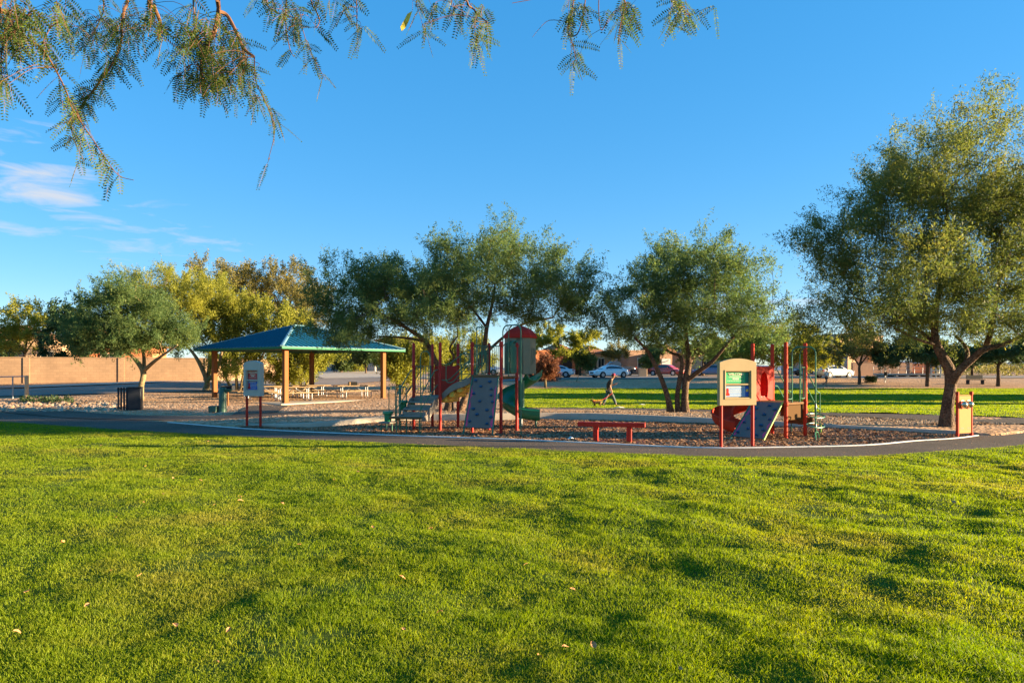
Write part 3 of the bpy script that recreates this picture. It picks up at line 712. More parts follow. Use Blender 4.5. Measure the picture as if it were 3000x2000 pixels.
    # green spiral slide round a centre pole
    c = (2.62, 2.25, 0)
    s, rows = spiral_slide(t, c, .46, .52, R(40), R(292)+.0, 1.55, .36, 'green_pl', ext=.62)
    b = MB(); b.tube([(c[0], c[1], -.1), (c[0], c[1], 1.9)], .055, 12); b.build('slide_post', M['steel'], t, smooth=True)
    b = MB(); b.tube([(c[0], c[1], .55), (c[0], c[1], 1.5)], .12, 14); b.build('slide_core', M['green'], t, smooth=True)
    e = rows[-2][0]; b = MB(); b.tube([(e.x, e.y, e.z-.02), (e.x, e.y, -.1)], .035, 8); b.build('slide_support', M['green'], t, smooth=True)
main_structure()

def right_structure():
    O = Vector((7.38, 18.4, 0)); A = R(38); t = thing('play_structure', 'smaller red post play structure with a sloping climbing wall and curly green climber', 'play structure', O, A)
    z = .965
    for x, y in ((0, 0), (1, 0), (0, 1), (1, 1)): post(t, x, y, 2.60, 'orange_red', .052, (z-.02, 1.93))
    b = MB(); b.cbox((.5, .5, z-.03), (1.02, 1.02, .07), .015); b.build('deck', M['tan_deck'], t)
    climbing_wall(t, (-.05, .96, z), (-.05, .06, z), (-1.02, .98, .06), (-1.0, .02, .06), 9, 'green', 'green_sunlit', .1)
    # red doorway panel at the slide head
    top = 1.95; out = [(.05, z+.02), (.95, z+.02), (.95, top), (.05, top)]
    n = 20; inn = []; outer = []
    for i in range(n):
        a = 2*math.pi*i/n-math.pi*.75
        cx_, cy_ = math.cos(a), math.sin(a); k = 1/max(abs(cx_), abs(cy_))
        outer.append((.5+cx_*k*.45, (z+top)/2+.01+cy_*k*(top-z-.02)/2))
        yy = (z+top)/2-.02+cy_*.36 if cy_ > 0 else (z+top)/2-.02+cy_*k*.40*.9
        inn.append((.5+cx_*.2*(1 if cy_ > 0 else min(k, 1.15)), yy))
    b = MB(); b.ringprism(outer, inn, (0, 1.0, 0), (1, 0, 0), (0, 0, 1), (0, -1, 0), .05); b.build('slide_panel', M['red_plastic'], t)
    b = MB(); b.ringprism([(x*1.0, y) for x, y in inn], [(.5+(x-.5)*.93, 1.44+(y-1.44)*.93) for x, y in inn], (0, 1.0, 0), (1, 0, 0), (0, 0, 1), (0, 1, 0), .5); b.build('slide_tunnel', M['red'], t)
    spiral_slide(t, (.02, 1.42, 0), .5, .56, R(0), R(180), .78, .20, 'orange_red', ext=.35)
    # arch over the climber, bars either side
    b = MB(); b.tube(rounded([(.28, -.02, z), (.28, -.02, 2.47), (.62, -.5, 2.47), (.62, -.5, -.05)], .2, 8), .019, 8)
    b.tube(rounded([(.68, -.02, z), (.68, -.02, 2.38), (.5, -.3, 2.47)], .18, 8), .017, 8); b.build('arch_rail', M['green'], t, smooth=True)
    for x0, x1 in ((.03, .30), (.70, .97)):
        b = MB(); e = .03; b.tube([(x0, -.02, 1.92), (x1, -.02, 1.92)], .014, 8); b.tube(rounded([(x0+e, -.02, 1.92), (x0+e, -.02, 1.06), (x1-e, -.02, 1.06), (x1-e, -.02, 1.92)], .06), .013, 8)
        b.tube([((x0+x1)/2, -.02, 1.92), ((x0+x1)/2, -.02, 1.06)], .012, 6); b.build('guard_rail', M['green'], t, smooth=True)
    # curly climber: flat loops round the pole
    for zz, a, bb in ((.62, .36, .16), (.36, .36, .16)):
        b = MB(); b.tube([(.62+a*math.cos(q*.2618)*(1 if abs(math.cos(q*.2618)) < .7 else 1), -.5+bb*math.sin(q*.2618), zz+.05*math.sin(q*.2618)) for q in range(24)], .016, 8, closed=True); b.build('climber_loop', M['green'], t, smooth=True)
    for zc in (.82, .28):
        b = MB(); b.tube([(.62+.10*math.cos(q*.2618), -.5+.07*math.cos(q*.2618), zc+.18*math.sin(q*.2618)) for q in range(24)], .014, 8, closed=True); b.build('climber_loop', M['green'], t, smooth=True)
    b = MB(); b.tube(rounded([(.25, -.72, -.05), (.36, -.62, .16), (.62, -.5, .18), (.9, -.42, .16), (1.0, -.40, -.05)], .2), .017, 8); b.build('climber_loop', M['green'], t, smooth=True)
    # perforated stair on the far right side
    for k in range(3):
        zz = z-.22*(k+1); x = 1.16+.27*k
        b = MB(); b.cbox((x, .5, zz), (.30, .86, .04), .01); b.build('step', M['tan_deck'], t)
        b = MB(); b.box((x-.13, .5, zz+.11), (.015, .84, .18)); b.build('riser', M['tan_deck'], t)
    b = MB(); b.box((.5, .06, z-.28), (.86, .015, .40)); b.build('perforated_panel', M['perf'], t)
    for y in (.06, .94):
        for dz in (.88, .42):
            b = MB(); b.tube(rounded([(1.04, y, z+dz), (1.16, y, z+dz), (1.78, y, dz+.32), (1.92, y, dz+.32), (1.92, y, -.05)], .12), .016, 8); b.build('hand_rail', M['green'], t, smooth=True)
    b = MB(); b.cbox((2.1, .45, .27), (.46, .56, .05), .012); b.build('transfer_step', M['tan_deck'], t)
    for x, y in ((1.95, .2), (2.25, .2), (2.25, .7)):
        b = MB(); b.tube([(x, y, .25), (x, y, -.05)], .017, 8); b.build('leg', M['green_sunlit'], t, smooth=True)
right_structure()

# perforations on the tan stair panel are dark dots, hole shade put in the colour
# ------------------------------------------------------------------ signs
def text_mesh(s, size, depth=.003):
    cu = bpy.data.curves.new('lettering', 'FONT'); cu.body = s; cu.size = size; cu.extrude = depth; cu.align_x = 'CENTER'; cu.align_y = 'CENTER'; cu.offset = size*.012
    o = bpy.data.objects.new('lettering', cu); COL.objects.link(o); dg = bpy.context.evaluated_depsgraph_get()
    me = bpy.data.meshes.new_from_object(o.evaluated_get(dg)); bpy.data.objects.remove(o); bpy.data.curves.remove(cu); return me
def lettering(s, size, loc, m, parent, wide=1.0, name='lettering'):
    me = text_mesh(s, size); me.transform(Matrix.Diagonal((wide, 1, 1, 1))); me.transform(Matrix.Rotation(math.pi/2, 4, 'X')); me.materials.clear(); me.materials.append(m)
    o = bpy.data.objects.new(name, me); COL.objects.link(o); o.parent = parent; o.location = loc; return o
def info_sign(label, loc, rz, top, w, ph, faces, depth=.12, shell='tan_pl'):
    """plastic framed panel on two red posts; local front is -Y"""
    t = thing('welcome_sign', label, 'sign', loc, rz)
    for x in (-w/2+.07, w/2-.07):
        b = MB(); b.lathe([(.04, -.15), (.04, top-.45)], (x, .0, 0), 14); b.build('post', M['red'], t, smooth=True)
    z0 = top-ph; n = 36
    def outline(hw, zb, zt, crown, k=n):
        # same point count for both rings: bottom edge, right side, arch top, left side
        q = k//4; pts = []
        for i in range(q): pts.append((-hw+2*hw*i/q, zb))
        for i in range(q): pts.append((hw, zb+(zt-zb)*i/q))
        for i in range(q): u = i/q; pts.append((hw-2*hw*u, zt+crown*(1-(2*u-1)**2)))
        for i in range(q): pts.append((-hw, zt-(zt-zb)*i/q))
        return pts
    out = outline(w/2, z0, top-.09, .09)
    win = outline(w*.33, z0+ph*.165, z0+ph*.72, .0)
    b = MB(); b.ringprism(out, win, (0, -depth/2, 0), (1, 0, 0), (0, 0, 1), (0, 1, 0), depth*.55)
    b.prism(out, (0, depth*.05+.001, 0), (1, 0, 0), (0, 0, 1), (0, 1, 0), depth*.45)
    b.box((0, -depth*.28, z0+ph*.447), (w*.66, depth*.3, .035))
    o2 = outline(w*.37, z0+ph*.13, z0+ph*.755, .0); b.ringprism(o2, outline(w*.352, z0+ph*.147, z0+ph*.738, .0), (0, -depth/2-.012, 0), (1, 0, 0), (0, 0, 1), (0, 1, 0), .014)
    pn = b.build('panel', M[shell], t, bevel=.008)
    yf = depth*.02
    hw = w*.33-.012; zc1 = z0+ph*.59; zc2 = z0+ph*.30; hh = ph*.118
    for (zc, spec) in ((zc1, faces[0]), (zc2, faces[1])):
        m_, band, title, emblem = spec
        f = MB(); f.box((0, yf-.004, zc), (2*hw, .008, 2*hh)); fo = f.build('sign_face', M[m_], pn)
        if band:
            f = MB(); f.box((hw-.045, yf-.0105, zc), (.088, .004, 2*hh-.002)); f.build('sign_shade_band', M[band], pn)  # darker strip paints the frame's shadow along the right of the face
        if title: lettering(title, hh*.56, (-.02, yf-.012, zc+hh*.60), M['ink_cream'], pn, 1.12)
        bars = MB()
        if title:
            rows_ = ((.22, .62, .010), (.05, .72, .010), (-.22, .34, .03), (-.55, .84, .009))
        else:
            rows_ = ((.72, .86, .016), (.3, .8, .006), (.12, .76, .006), (-.08, .8, .006), (-.28, .7, .006), (-.7, .7, .008))
        rnd = random.Random(title or 'x')
        for zr, ln, th in rows_:      # rows of small print, broken into words
            x = -hw*ln*.9-.02
            while x < hw*ln*.8-.04:
                l = rnd.uniform(.015, .05); bars.box((x+l/2, yf-.010, zc+hh*zr), (l, .003, th)); x += l+.009
        bars.build('small_print', M['ink_cream'], pn)
        if emblem:
            f = MB(); x = -hw*.80; f.prism([(-.05, -.8*hh), (.05, -.8*hh), (.055, -.5*hh), (.025, -.2*hh), (.03, .35*hh), (.015, .55*hh), (-.015, .55*hh), (-.03, .35*hh), (-.025, -.2*hh), (-.055, -.5*hh)], (x, yf-.0085, zc), (1, 0, 0), (0, 0, 1), (0, -1, 0), .004); f.build('figure_mark', M['red_plastic'], pn)
            f = MB(); f.lathe([(.035, 0), (.035, .006)], (hw-.045, yf-.013, zc+.02), 14, Matrix.Rotation(math.pi/2, 3, 'X')); f.build('round_mark', M['yellow_pl'], pn)
    return t
p1 = G(2107, 1310); p2 = G(2210, 1310); c = (p1+p2)/2
info_sign('tan arched welcome sign with green and pale blue faces on two red posts', (c.x, c.y, 0), R(14), 2.13, .985, 1.12,
          (('sign_green', 'sign_dkgreen', 'WELCOME!', False), ('sign_ltblue', 'sign_blue', '', True)))
p1 = G(708, 1253); p2 = G(761, 1256); c = (p1+p2)/2
info_sign('pale grey arched sign with red and blue faces beside the left end of the chips', (c.x, c.y+.25, 0), R(-27), 2.14, .74, 1.13,
          (('sign_red', None, 'WELCOME!', False), ('sign_blue', None, '', True)), depth=.16, shell='grey_pl')

# ------------------------------------------------------------------ balance beam and mirror panel
def beam():
    a, b_ = Vector((1.74, 17.95)), Vector((3.42, 17.55)); c = (a+b_)/2; d = (b_-a); rz = math.atan2(d.y, d.x)
    t = thing('balance_beam', 'low red balance beam on two square legs in the wood chips', 'balance beam', (c.x, c.y, 0), rz)
    b = MB(); b.cbox((0, 0, .435), (d.length+.02, .15, .115), .012); b.build('beam', M['red'], t)
    for x in (-.40, .46):
        b = MB(); b.cbox((x, 0, .14), (.13, .13, .48), .01); b.build('leg', M['red'], t)
beam()
def mirror_panel():
    p1 = G(2795, 1282); p2 = G(2854, 1277); c = (p1+p2)/2
    t = thing('mirror_play_board', 'tan play panel with two round bubble mirrors between orange posts', 'play panel', (c.x, c.y, 0), R(24))
    w = .60
    for x in (-w/2, w/2):
        b = MB(); b.lathe([(.035, -.1), (.035, 1.16), (.047, 1.165), (.047, 1.235), (.035, 1.25), (.01, 1.255)], (x, 0, 0), 14); b.lathe([(.046, .05), (.046, .11)], (x, 0, 0), 14); b.build('post', M['orange_red'], t, smooth=True)
    b = MB(); b.cbox((0, 0, .62), (w-.07, .05, 1.04), .012); pn = b.build('panel', M['tan_panel'], t)
    for x in (-.125, .135):
        f = MB(); f.lathe([(.125, 0), (.125, .012), (.10, .014)], (x, -.026, .90), 20, Matrix.Rotation(math.pi/2, 3, 'X')); f.build('mirror_ring', M['red'], pn)
        f = MB(); f.lathe([(.10, .0), (.098, .04), (.085, .085), (.055, .115), (.02, .128), (.001, .13)], (x, -.03, .90), 20, Matrix.Rotation(math.pi/2, 3, 'X')); f.build('bubble_mirror', M['mirror'], pn, smooth=True)
    f = MB()
    for x0 in (-.17, .11):
        for k in range(3): f.box((x0+.045*k, -.0265, .25), (.032, .003, .028)); f.box((x0+.045*k, -.0265, .21), (.025, .003, .012))
    f.build('lettering', M['ink_brown'], pn)
    f = MB(); f.cbox((0, 0, 1.155), (w-.06, .03, .02), .004); f.build('top_rail', M['tan_panel'], t)
mirror_panel()

# ------------------------------------------------------------------ pavilion
def pavilion():
    FC = P(826, 1014, 34.0); ux = Vector((.607, .795, 0)); uy = Vector((-.795, .607, 0))
    zt = FC.z; Lx, Ly = 8.4, 8.6
    t = thing('picnic_pavilion', 'open picnic pavilion with a teal standing seam hip roof on tan columns', 'pavilion', (FC.x, FC.y, zat(FC.x, FC.y)), 0)
    Wp = lambda a, b, z: FC+ux*a+uy*b+Vector((0, 0, z-zt))
    rise = 1.36; half = Ly/2; r0, r1 = Lx/2-.5, Lx/2+.5; zr = zt+rise; th = .02
    A, B, C, D_ = Wp(0, 0, zt), Wp(Lx, 0, zt), Wp(Lx, Ly, zt), Wp(0, Ly, zt); E1, E2 = Wp(r0, half, zr), Wp(r1, half, zr)
    b = MB()
    dn = Vector((0, 0, -.03))
    for q in ((A, B, E2, E1), (B, C, E2), (C, D_, E1, E2), (D_, A, E1)):
        n = len(q); b.add(list(q)+[v+dn for v in q], [tuple(range(n)), tuple(range(2*n-1, n-1, -1))]+[(i, (i+1) % n, n+(i+1) % n, n+i) for i in range(n)])
    ro = b.build('roof', M['roof_blue'], t, world=True)
    seams = MB()
    def ribs(P0, P1, Q0, Q1):
        """standing seams run up the slope, perpendicular to the eave P0-P1; ridge edge Q0-Q1"""
        e = (P1-P0); L = e.length; ed = e.normalized(); up = (Q0+Q1)/2-(P0+P1)/2; up = (up-ed*up.dot(ed)); S = up.length; un = up.normalized()
        q0 = (Q0-P0).dot(ed); q1 = (Q1-P0).dot(ed); nrm = ed.cross(un)
        if nrm.z < 0: nrm = -nrm
        k = int(L/.305)
        for i in range(1, k):
            s = L*i/k; f = 1.0
            if s < q0: f = s/q0
            elif s > q1: f = (L-s)/(L-q1)
            if f < .05: continue
            a = P0+ed*s+nrm*.02; c = a+un*S*(f-.01)
            seams.tube([a, c], .024, 4, caps=True)
    ribs(A, B, E1, E2); ribs(B, C, E2, E2); ribs(C, D_, E2, E1); ribs(D_, A, E1, E1)
    so_ = seams.build('standing_seam', M['roof_blue'], ro); so_.data.transform(Matrix.Translation(-Vector(t.location)))
    caps = MB()
    for a, c in ((A, E1), (B, E2), (C, E2), (D_, E1), (E1, E2)):
        up = Vector((0, 0, .035)); caps.tube([a+up, c+up], .10, 8, flat=.4)
    so_ = caps.build('ridge_cap', plainget('pale_ridge_cap', (.16, .30, .34)), ro); so_.data.transform(Matrix.Translation(-Vector(t.location)))
    f = MB()
    for a, c in ((A, B), (B, C), (C, D_), (D_, A)):
        d = (c-a).normalized(); n = Vector((-d.y, d.x, 0)); m = (a+c)/2+Vector((0, 0, -.065)); f.box(m, ((c-a).length, .04, .11), rz=math.atan2(d.y, d.x))
    f.build('fascia', M['roof_green'], t, world=True)
    zs = zat(FC.x, FC.y)
    ins = .6; far = 1.2
    for a, c in ((ins, ins), (Lx-far, ins), (Lx-far, Ly-far), (ins, Ly-far)):
        p = Wp(a, c, 0); zb = zs; b = MB(); b.cbox((p.x, p.y, (zb+zt)/2), (.235, .235, zt-zb), .008, rz=math.atan2(ux.y, ux.x)); co = b.build('column', M['column'], t, world=True)
        b = MB(); b.cbox((p.x, p.y, zb+.06), (.34, .34, .05), .008, rz=math.atan2(ux.y, ux.x)); so_ = b.build('base_plate', M['column'], co); so_.data.transform(Matrix.Translation(-Vector(t.location)))
    for a0, a1 in (((ins, ins), (Lx-far, ins)), ((Lx-far, ins), (Lx-far, Ly-far)), ((Lx-far, Ly-far), (ins, Ly-far)), ((ins, Ly-far), (ins, ins))):
        q0, q1 = Wp(*a0, zt-.05), Wp(*a1, zt-.05); d = q1-q0; b = MB(); b.box((q0+q1)/2, (d.length-.24, .12, .14), rz=math.atan2(d.y, d.x)); b.build('beam', M['util_green'], t, world=True)
    s = MB(); c = Wp(Lx/2, Ly/2, 0); s.cbox((c.x, c.y, zs-.06), (Lx+.3, Ly+.3, .2), .02, rz=math.atan2(ux.y, ux.x))
    so = s.build('pavilion_slab', M['concrete']); tag(so, kind='structure', label='concrete floor slab under the picnic pavilion')
    return Wp, zs+.04
def plainget(n, c):
    if n not in M: M[n] = plain(n, c, .45, .5)
    return M[n]
WP, ZS = pavilion()
def picnic_table():
    t = thing('picnic_table', 'x', 'picnic table'); L = 2.35
    b = MB()
    for k in range(3): b.cbox((0, -.255+.255*k, .745), (L, .245, .045), .008)
    b.build('table_top', M['table_top'], t)
    for y in (-.66, .66):
        b = MB(); b.cbox((0, y, .44), (L, .27, .045), .008); b.build('bench_seat', M['table_top'], t)
    for x in (-.78, .78):
        b = MB()
        for s in (-1, 1):
            b.tube(rounded([(x, s*.14, .71), (x, s*.14, .03), (x, s*.66, .03), (x, s*.66, .42)], .14, 6), .027, 8)
        b.tube([(x, -.34, .705), (x, .34, .705)], .024, 8); b.tube([(x, -.14, .38), (x, .14, .38)], .02, 8)
        b.build('leg_frame', M['steel'], t, smooth=True)
    b = MB(); b.tube([(-.78, 0, .3), (-.05, 0, .69)], .016, 6); b.tube([(.78, 0, .3), (.05, 0, .69)], .016, 6); b.build('brace', M['steel'], t, smooth=True)
    return t
tables = [(2.0, 4.9, 'picnic table with pale top beside the left pavilion column'), (2.2, 2.2, 'picnic table with bent steel legs nearest the front pavilion column'),
          (5.0, 4.6, 'picnic table standing at the middle back of the pavilion'), (6.2, 2.0, 'picnic table nearest the right pavilion column with a cardboard box on top')]
pt = picnic_table()
for i, (a, c, lab) in enumerate(tables):
    o = pt if i == 0 else copy_tree(pt); p = WP(a, c, 0); o.location = (p.x, p.y, ZS); o.rotation_euler = (0, 0, R(37)); tag(o, lab, 'picnic table', 'picnic tables under the pavilion')
p = WP(6.2, 2.0, 0); b = MB(); b.cbox((0, 0, .10), (.46, .34, .2), .01)
o = b.build('cardboard_box', plainget('cardboard', (.36, .22, .10))); o.location = (p.x-.1, p.y+.05, ZS+.77); o.rotation_euler = (0, 0, .5); tag(o, 'small brown cardboard box lying on the picnic table', 'box')

# ------------------------------------------------------------------ fountain, grill, bin
p = on(652, 1206); t = thing('drinking_fountain', 'dark green pedestal drinking fountain with a side bowl and low step', 'drinking fountain', p)
b = MB(); b.lathe([(.17, -.05), (.165, .02), (.15, .6), (.15, 1.02), (.13, 1.045), (.02, 1.05)], (0, 0, 0), 20); b.build('pedestal', M['util_green'], t, smooth=True)
b = MB(); b.cbox((-.36, -.03, .13), (.36, .32, .27), .03); b.build('step', M['util_green'], t)
b = MB(); b.lathe([(.05, -.14), (.15, -.05), (.165, 0), (.14, 0), (.1, -.03), (.01, -.05)], (.26, 0, .97), 16); b.build('bowl', M['util_green'], t, smooth=True)
b = MB(); b.tube([(.12, 0, .86), (.24, 0, .88)], .05, 10); b.build('bracket', M['util_green'], t, smooth=True)
p = on(668, 1188); t = thing('barbecue_grill', 'rusty steel barbecue grill box on a single tan post by the fountain', 'grill', p)
b = MB(); b.lathe([(.04, -.05), (.04, .72)], (0, 0, 0), 12); b.build('post', M['column'], t, smooth=True)
b = MB(); b.cbox((0, 0, .75), (.52, .40, .03), .005); b.box((0, .19, .86), (.52, .02, .2)); b.box((-.25, 0, .86), (.02, .36, .2)); b.box((.25, 0, .86), (.02, .36, .2)); b.build('fire_box', M['bin_steel'], t)
b = MB()
for k in range(9): b.tube([(-.24+.06*k, -.2, .93), (-.24+.06*k, .18, .93)], .008, 6)
b.build('grate', M['bin_steel'], t)
p = on(380, 1201); t = thing('litter_bin', 'dark steel litter bin with one slatted side below the spreading tree', 'litter bin', p, R(18))
b = MB(); b.cbox((.22, .02, .50), (.52, .52, .96), .02); b.build('bin_body', M['bin_steel'], t)
for k in range(4):
    b = MB(); b.cbox((-.42+.115*k, -.12-.02*k, .50), (.075, .045, 1.02), .008); b.build('slat', M['bin_steel'], t)
b = MB(); b.box((-.24, -.08, .93), (.48, .03, .05)); b.box((-.24, -.08, .12), (.48, .03, .05)); b.build('slat_rail', M['bin_steel'], t)
b = MB(); b.cbox((.22, .02, 1.0), (.55, .55, .05), .015); b.build('lid', M['bin_steel'], t)
# ------------------------------------------------------------------ walls, rails, street furniture
def wall_run(name, label, p0, p1, h, m, t=.2, steps=1, cap=True):
    p0, p1 = Vector((*p0, 0)), Vector((*p1, 0)); d = p1-p0; rz = math.atan2(d.y, d.x); L = d.length
    z0 = min(zat(p0.x, p0.y), zat(p1.x, p1.y), zat(*((p0+p1)/2).xy)); z1 = max(zat(p0.x, p0.y), zat(p1.x, p1.y))
    t_ = thing(name, label, 'wall', (p0.x, p0.y, 0), rz)
    b = MB(); b.box((L/2, 0, (z0-.5+z1+h)/2), (L, t, z1+h-z0+.5)); b.build('wall_face', m, t_)
    if cap:
        b = MB(); b.cbox((L/2, 0, z1+h+.035), (L+.06, t+.08, .07), .01); b.build('coping', m, t_)
        k = int(L/6)
        for i in range(k+1):
            b = MB(); b.cbox((L*i/max(k, 1), -.0, (z0-.4+z1+h+.05)/2), (.42, t+.12, z1+h+.05-z0+.4), .01); b.build('pilaster', m, t_)
    return t_
wall_run('block_wall', 'long tan block wall along the far side of the street', (-64, 38.6), (-24.6, 55.2), 1.82, M['block'])
wall_run('block_wall', 'short tan block wall behind the big shrubs and pavilion', (-24.3, 55.6), (-20.6, 64), 1.75, M['block'])
wall_run('block_wall', 'low lit block wall beside the tall tan house', (47, 93), (57.5, 93.5), 1.55, M['stucco_or'])
wall_run('block_wall', 'brown shaded garden wall in front of the tall tan house', (44.5, 89), (52.5, 90.0), 1.7, M['stucco_br'])
# pipe railing at far left
def pipe_rail():
    t = thing('pipe_railing', 'grey pipe railing with a thick end post by the street', 'railing', on(0, 1172))
    a, e = on(-60, 1170), on(78, 1166); e2 = Vector((e.x, e.y, 0))
    b = MB(); b.lathe([(.10, -.1), (.10, 1.2), (.09, 1.24), (.02, 1.25)], (e.x, e.y, e.z), 14); b.build('end_post', M['stucco'], t, smooth=True, world=True)
    for f in (.0, .35, .7):
        q = a.lerp(e, f); b = MB(); b.tube([(q.x, q.y, q.z-.1), (q.x, q.y, q.z+1.2)], .035, 8); b.build('post', M['steel'], t, smooth=True, world=True)
    for z in (1.2, .65):
        b = MB(); b.tube([(a.x, a.y, a.z+z), (e.x, e.y, e.z+z)], .03, 8); b.build('rail', M['steel'], t, smooth=True, world=True)
pipe_rail()
def culvert():
    p0, p1 = on(2570, 1104), on(2765, 1104); d = p1-p0; rz = math.atan2(d.y, d.x); z = (p0.z+p1.z)/2
    t = thing('foot_bridge', 'low concrete footbridge with thin rails in front of the lit garden wall', 'footbridge', (p0.x, p0.y, z), rz); L = Vector((d.x, d.y)).length
    b = MB(); b.cbox((L/2, 0, .32), (L, 2.0, .2), .02); b.build('deck', M['concrete'], t)
    for k in range(6):
        b = MB(); b.box((L*(k+.3)/6, 0, -.05), (.22, 1.6, .56)); b.build('pier', M['concrete'], t)
    b = MB()
    for k in range(9): b.tube([(L*k/8, .9, .4), (L*k/8, .9, 1.3)], .022, 6)
    b.tube([(0, .9, 1.3), (L, .9, 1.3)], .025, 6); b.tube([(0, .9, .85), (L, .9, .85)], .02, 6); b.build('railing', M['steel'], t, smooth=True)
culvert()
def ramada():
    p = on(2742, 1106); t = thing('timber_gate', 'pale timber rail gate with three bars beside the large mesquite', 'gate', (p.x, p.y, p.z))
    for x in (-.55, .0, .55):
        b = MB(); b.cbox((x, 0, .8), (.14, .14, 1.8), .01); b.build('post', M['trim'], t)
    for z in (.35, .85, 1.35):
        b = MB(); b.cbox((0, -.09, z), (1.4, .05, .13), .008); b.build('rail', M['trim'], t)
ramada()
p = on(2593, 1121); t = thing('dog_bag_station', 'thin post with a white notice and dark bag box at the lawn edge', 'sign post', p)
b = MB(); b.tube([(0, 0, -.1), (0, 0, 1.75)], .035, 8); b.build('post', M['steel'], t, smooth=True)
b = MB(); b.cbox((0, -.05, 1.45), (.26, .03, .42), .006); b.build('notice', M['white_cloth'], t)
b = MB(); b.cbox((0, -.1, .95), (.28, .16, .42), .02); b.build('bag_box', M['bin_steel'], t)
b = MB(); b.cbox((0, -.05, .42), (.24, .03, .34), .006); b.build('notice', M['white_cloth'], t)
p = on(2857, 1125); t = thing('park_bench', 'dark park bench with a solid back at the far lawn edge', 'bench', p, R(4))
b = MB(); b.cbox((0, -.12, .45), (1.8, .42, .05), .01); b.build('seat', M['bin_steel'], t)
b = MB(); b.cbox((0, .12, .72), (1.8, .05, .42), .01); b.build('backrest', M['bin_steel'], t)
for x in (-.8, .8):
    b = MB(); b.cbox((x, 0, .2), (.07, .45, .46), .008); b.build('leg', M['bin_steel'], t)
p = on(1690, 1118); t = thing('leaning_stake', 'short leaning wooden stake in the gravel beside the street', 'stake', p)
b = MB(); b.tube([(-.1, 0, -.1), (.22, .1, .75)], [.05, .03], 8); b.build('stake_shaft', M['bark_pale'], t, smooth=True)
p = on(1883, 1103); t = thing('utility_box', 'small tan utility box on the verge beside the brown house', 'utility box', p)
b = MB(); b.cbox((0, 0, .45), (1.0, .6, .95), .03); b.build('cabinet', M['stucco'], t)
b = MB(); b.cbox((0, 0, .96), (1.08, .68, .07), .02); b.build('lid', M['stucco'], t)

# ------------------------------------------------------------------ houses
def hip_roof(b, x0, x1, y0, y1, z, rise, over=.45):
    x0 -= over; x1 += over; y0 -= over; y1 += over; w = min(x1-x0, y1-y0)/2
    if x1-x0 >= y1-y0: e = [(x0+w, (y0+y1)/2, z+rise), (x1-w, (y0+y1)/2, z+rise)]; q = [(0, 1, 5, 4), (2, 3, 4, 5), (1, 2, 5), (3, 0, 4)]
    else: e = [((x0+x1)/2, y0+w, z+rise), ((x0+x1)/2, y1-w, z+rise)]; q = [(0, 1, 4), (1, 2, 5, 4), (2, 3, 5), (3, 0, 4, 5)]
    b.add([(x0, y0, z), (x1, y0, z), (x1, y1, z), (x0, y1, z)]+e, q+[(3, 2, 1, 0)])
    b.box(((x0+x1)/2, (y0+y1)/2, z-.09), (x1-x0-.02, y1-y0-.02, .16))
def house(label, px0, px1, D, blocks, m, roofm, openings, rz=R(17), flat=False, base=None):
    """blocks: (x0, x1, y0, y1, height, rise); openings: (kind, x, z, w, h, y)"""
    xl = (px0-1500)/F*D; W = (px1-px0)/F*D; z = zat(xl+W/2, D) if base is None else base
    t = thing('house', label, 'house', (xl, D, z), rz, 'houses along the street')
    for (x0, x1, y0, y1, h, rise) in blocks:
        b = MB(); b.box(((x0+x1)/2*W, (y0+y1)/2, h/2-.3), ((x1-x0)*W, y1-y0, h+.6)); b.build('wall', M[m], t)
        b = MB()
        if rise: hip_roof(b, x0*W, x1*W, y0, y1, h+.17, rise)
        else: b.box(((x0+x1)/2*W, (y0+y1)/2, h+.12), ((x1-x0)*W+.16, y1-y0+.16, .22))
        b.build('roof', M[roofm if rise else m], t)
    for (kind, x, zc, w, h, y) in openings:
        x *= W
        if kind == 'garage_door':
            b = MB(); b.box((x, y-.02, zc), (w, .05, h)); o = b.build(kind, M['door_gr'], t)
            for k in range(3):
                b = MB(); b.box((x, y-.05, zc-h/2+h*(k+1)/4), (w, .02, .03)); b.build('panel_line', M['stucco_gr'], o)
        elif kind == 'door':
            b = MB(); b.box((x, y-.02, zc), (w, .06, h)); b.build(kind, M['door_dk'], t)
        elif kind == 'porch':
            b = MB(); b.box((x, y-.01, zc), (w, .05, h)); b.build('porch_shade_panel', M['black'], t)  # flat black panel, the open porch's shade is put in its colour
        else:
            b = MB(); b.box((x, y-.015, zc), (w, .05, h)); o = b.build('window', M['glass'], t)
            b = MB(); q = [(-w/2-.1, -h/2-.1), (w/2+.1, -h/2-.1), (w/2+.1, h/2+.1), (-w/2-.1, h/2+.1)]; i_ = [(-w/2, -h/2), (w/2, -h/2), (w/2, h/2), (-w/2, h/2)]
            b.ringprism(q, i_, (x, y-.09, zc), (1, 0, 0), (0, 0, 1), (0, 1, 0), .09); b.box((x, y-.055, zc), (.05, .02, h)); b.build('frame', M['trim'], o)
    return t
house('stucco house with a brown hip roof above the left block wall', -90, 165, 66, [(0, .72, 0, 8, 3.9, 1.3), (.62, 1, -2, 6, 3.0, 0)], 'stucco', 'tile', [('window', .3, 2.6, 1.4, 1.1, 0), ('window', .85, 2.0, 1.0, 1.0, -2)])
house('single storey house half hidden by trees behind the dense hedge tree', 190, 420, 70, [(0, 1, 0, 8, 3.2, 1.1)], 'stucco_or', 'tile', [('window', .5, 1.8, 1.4, 1.1, 0)])
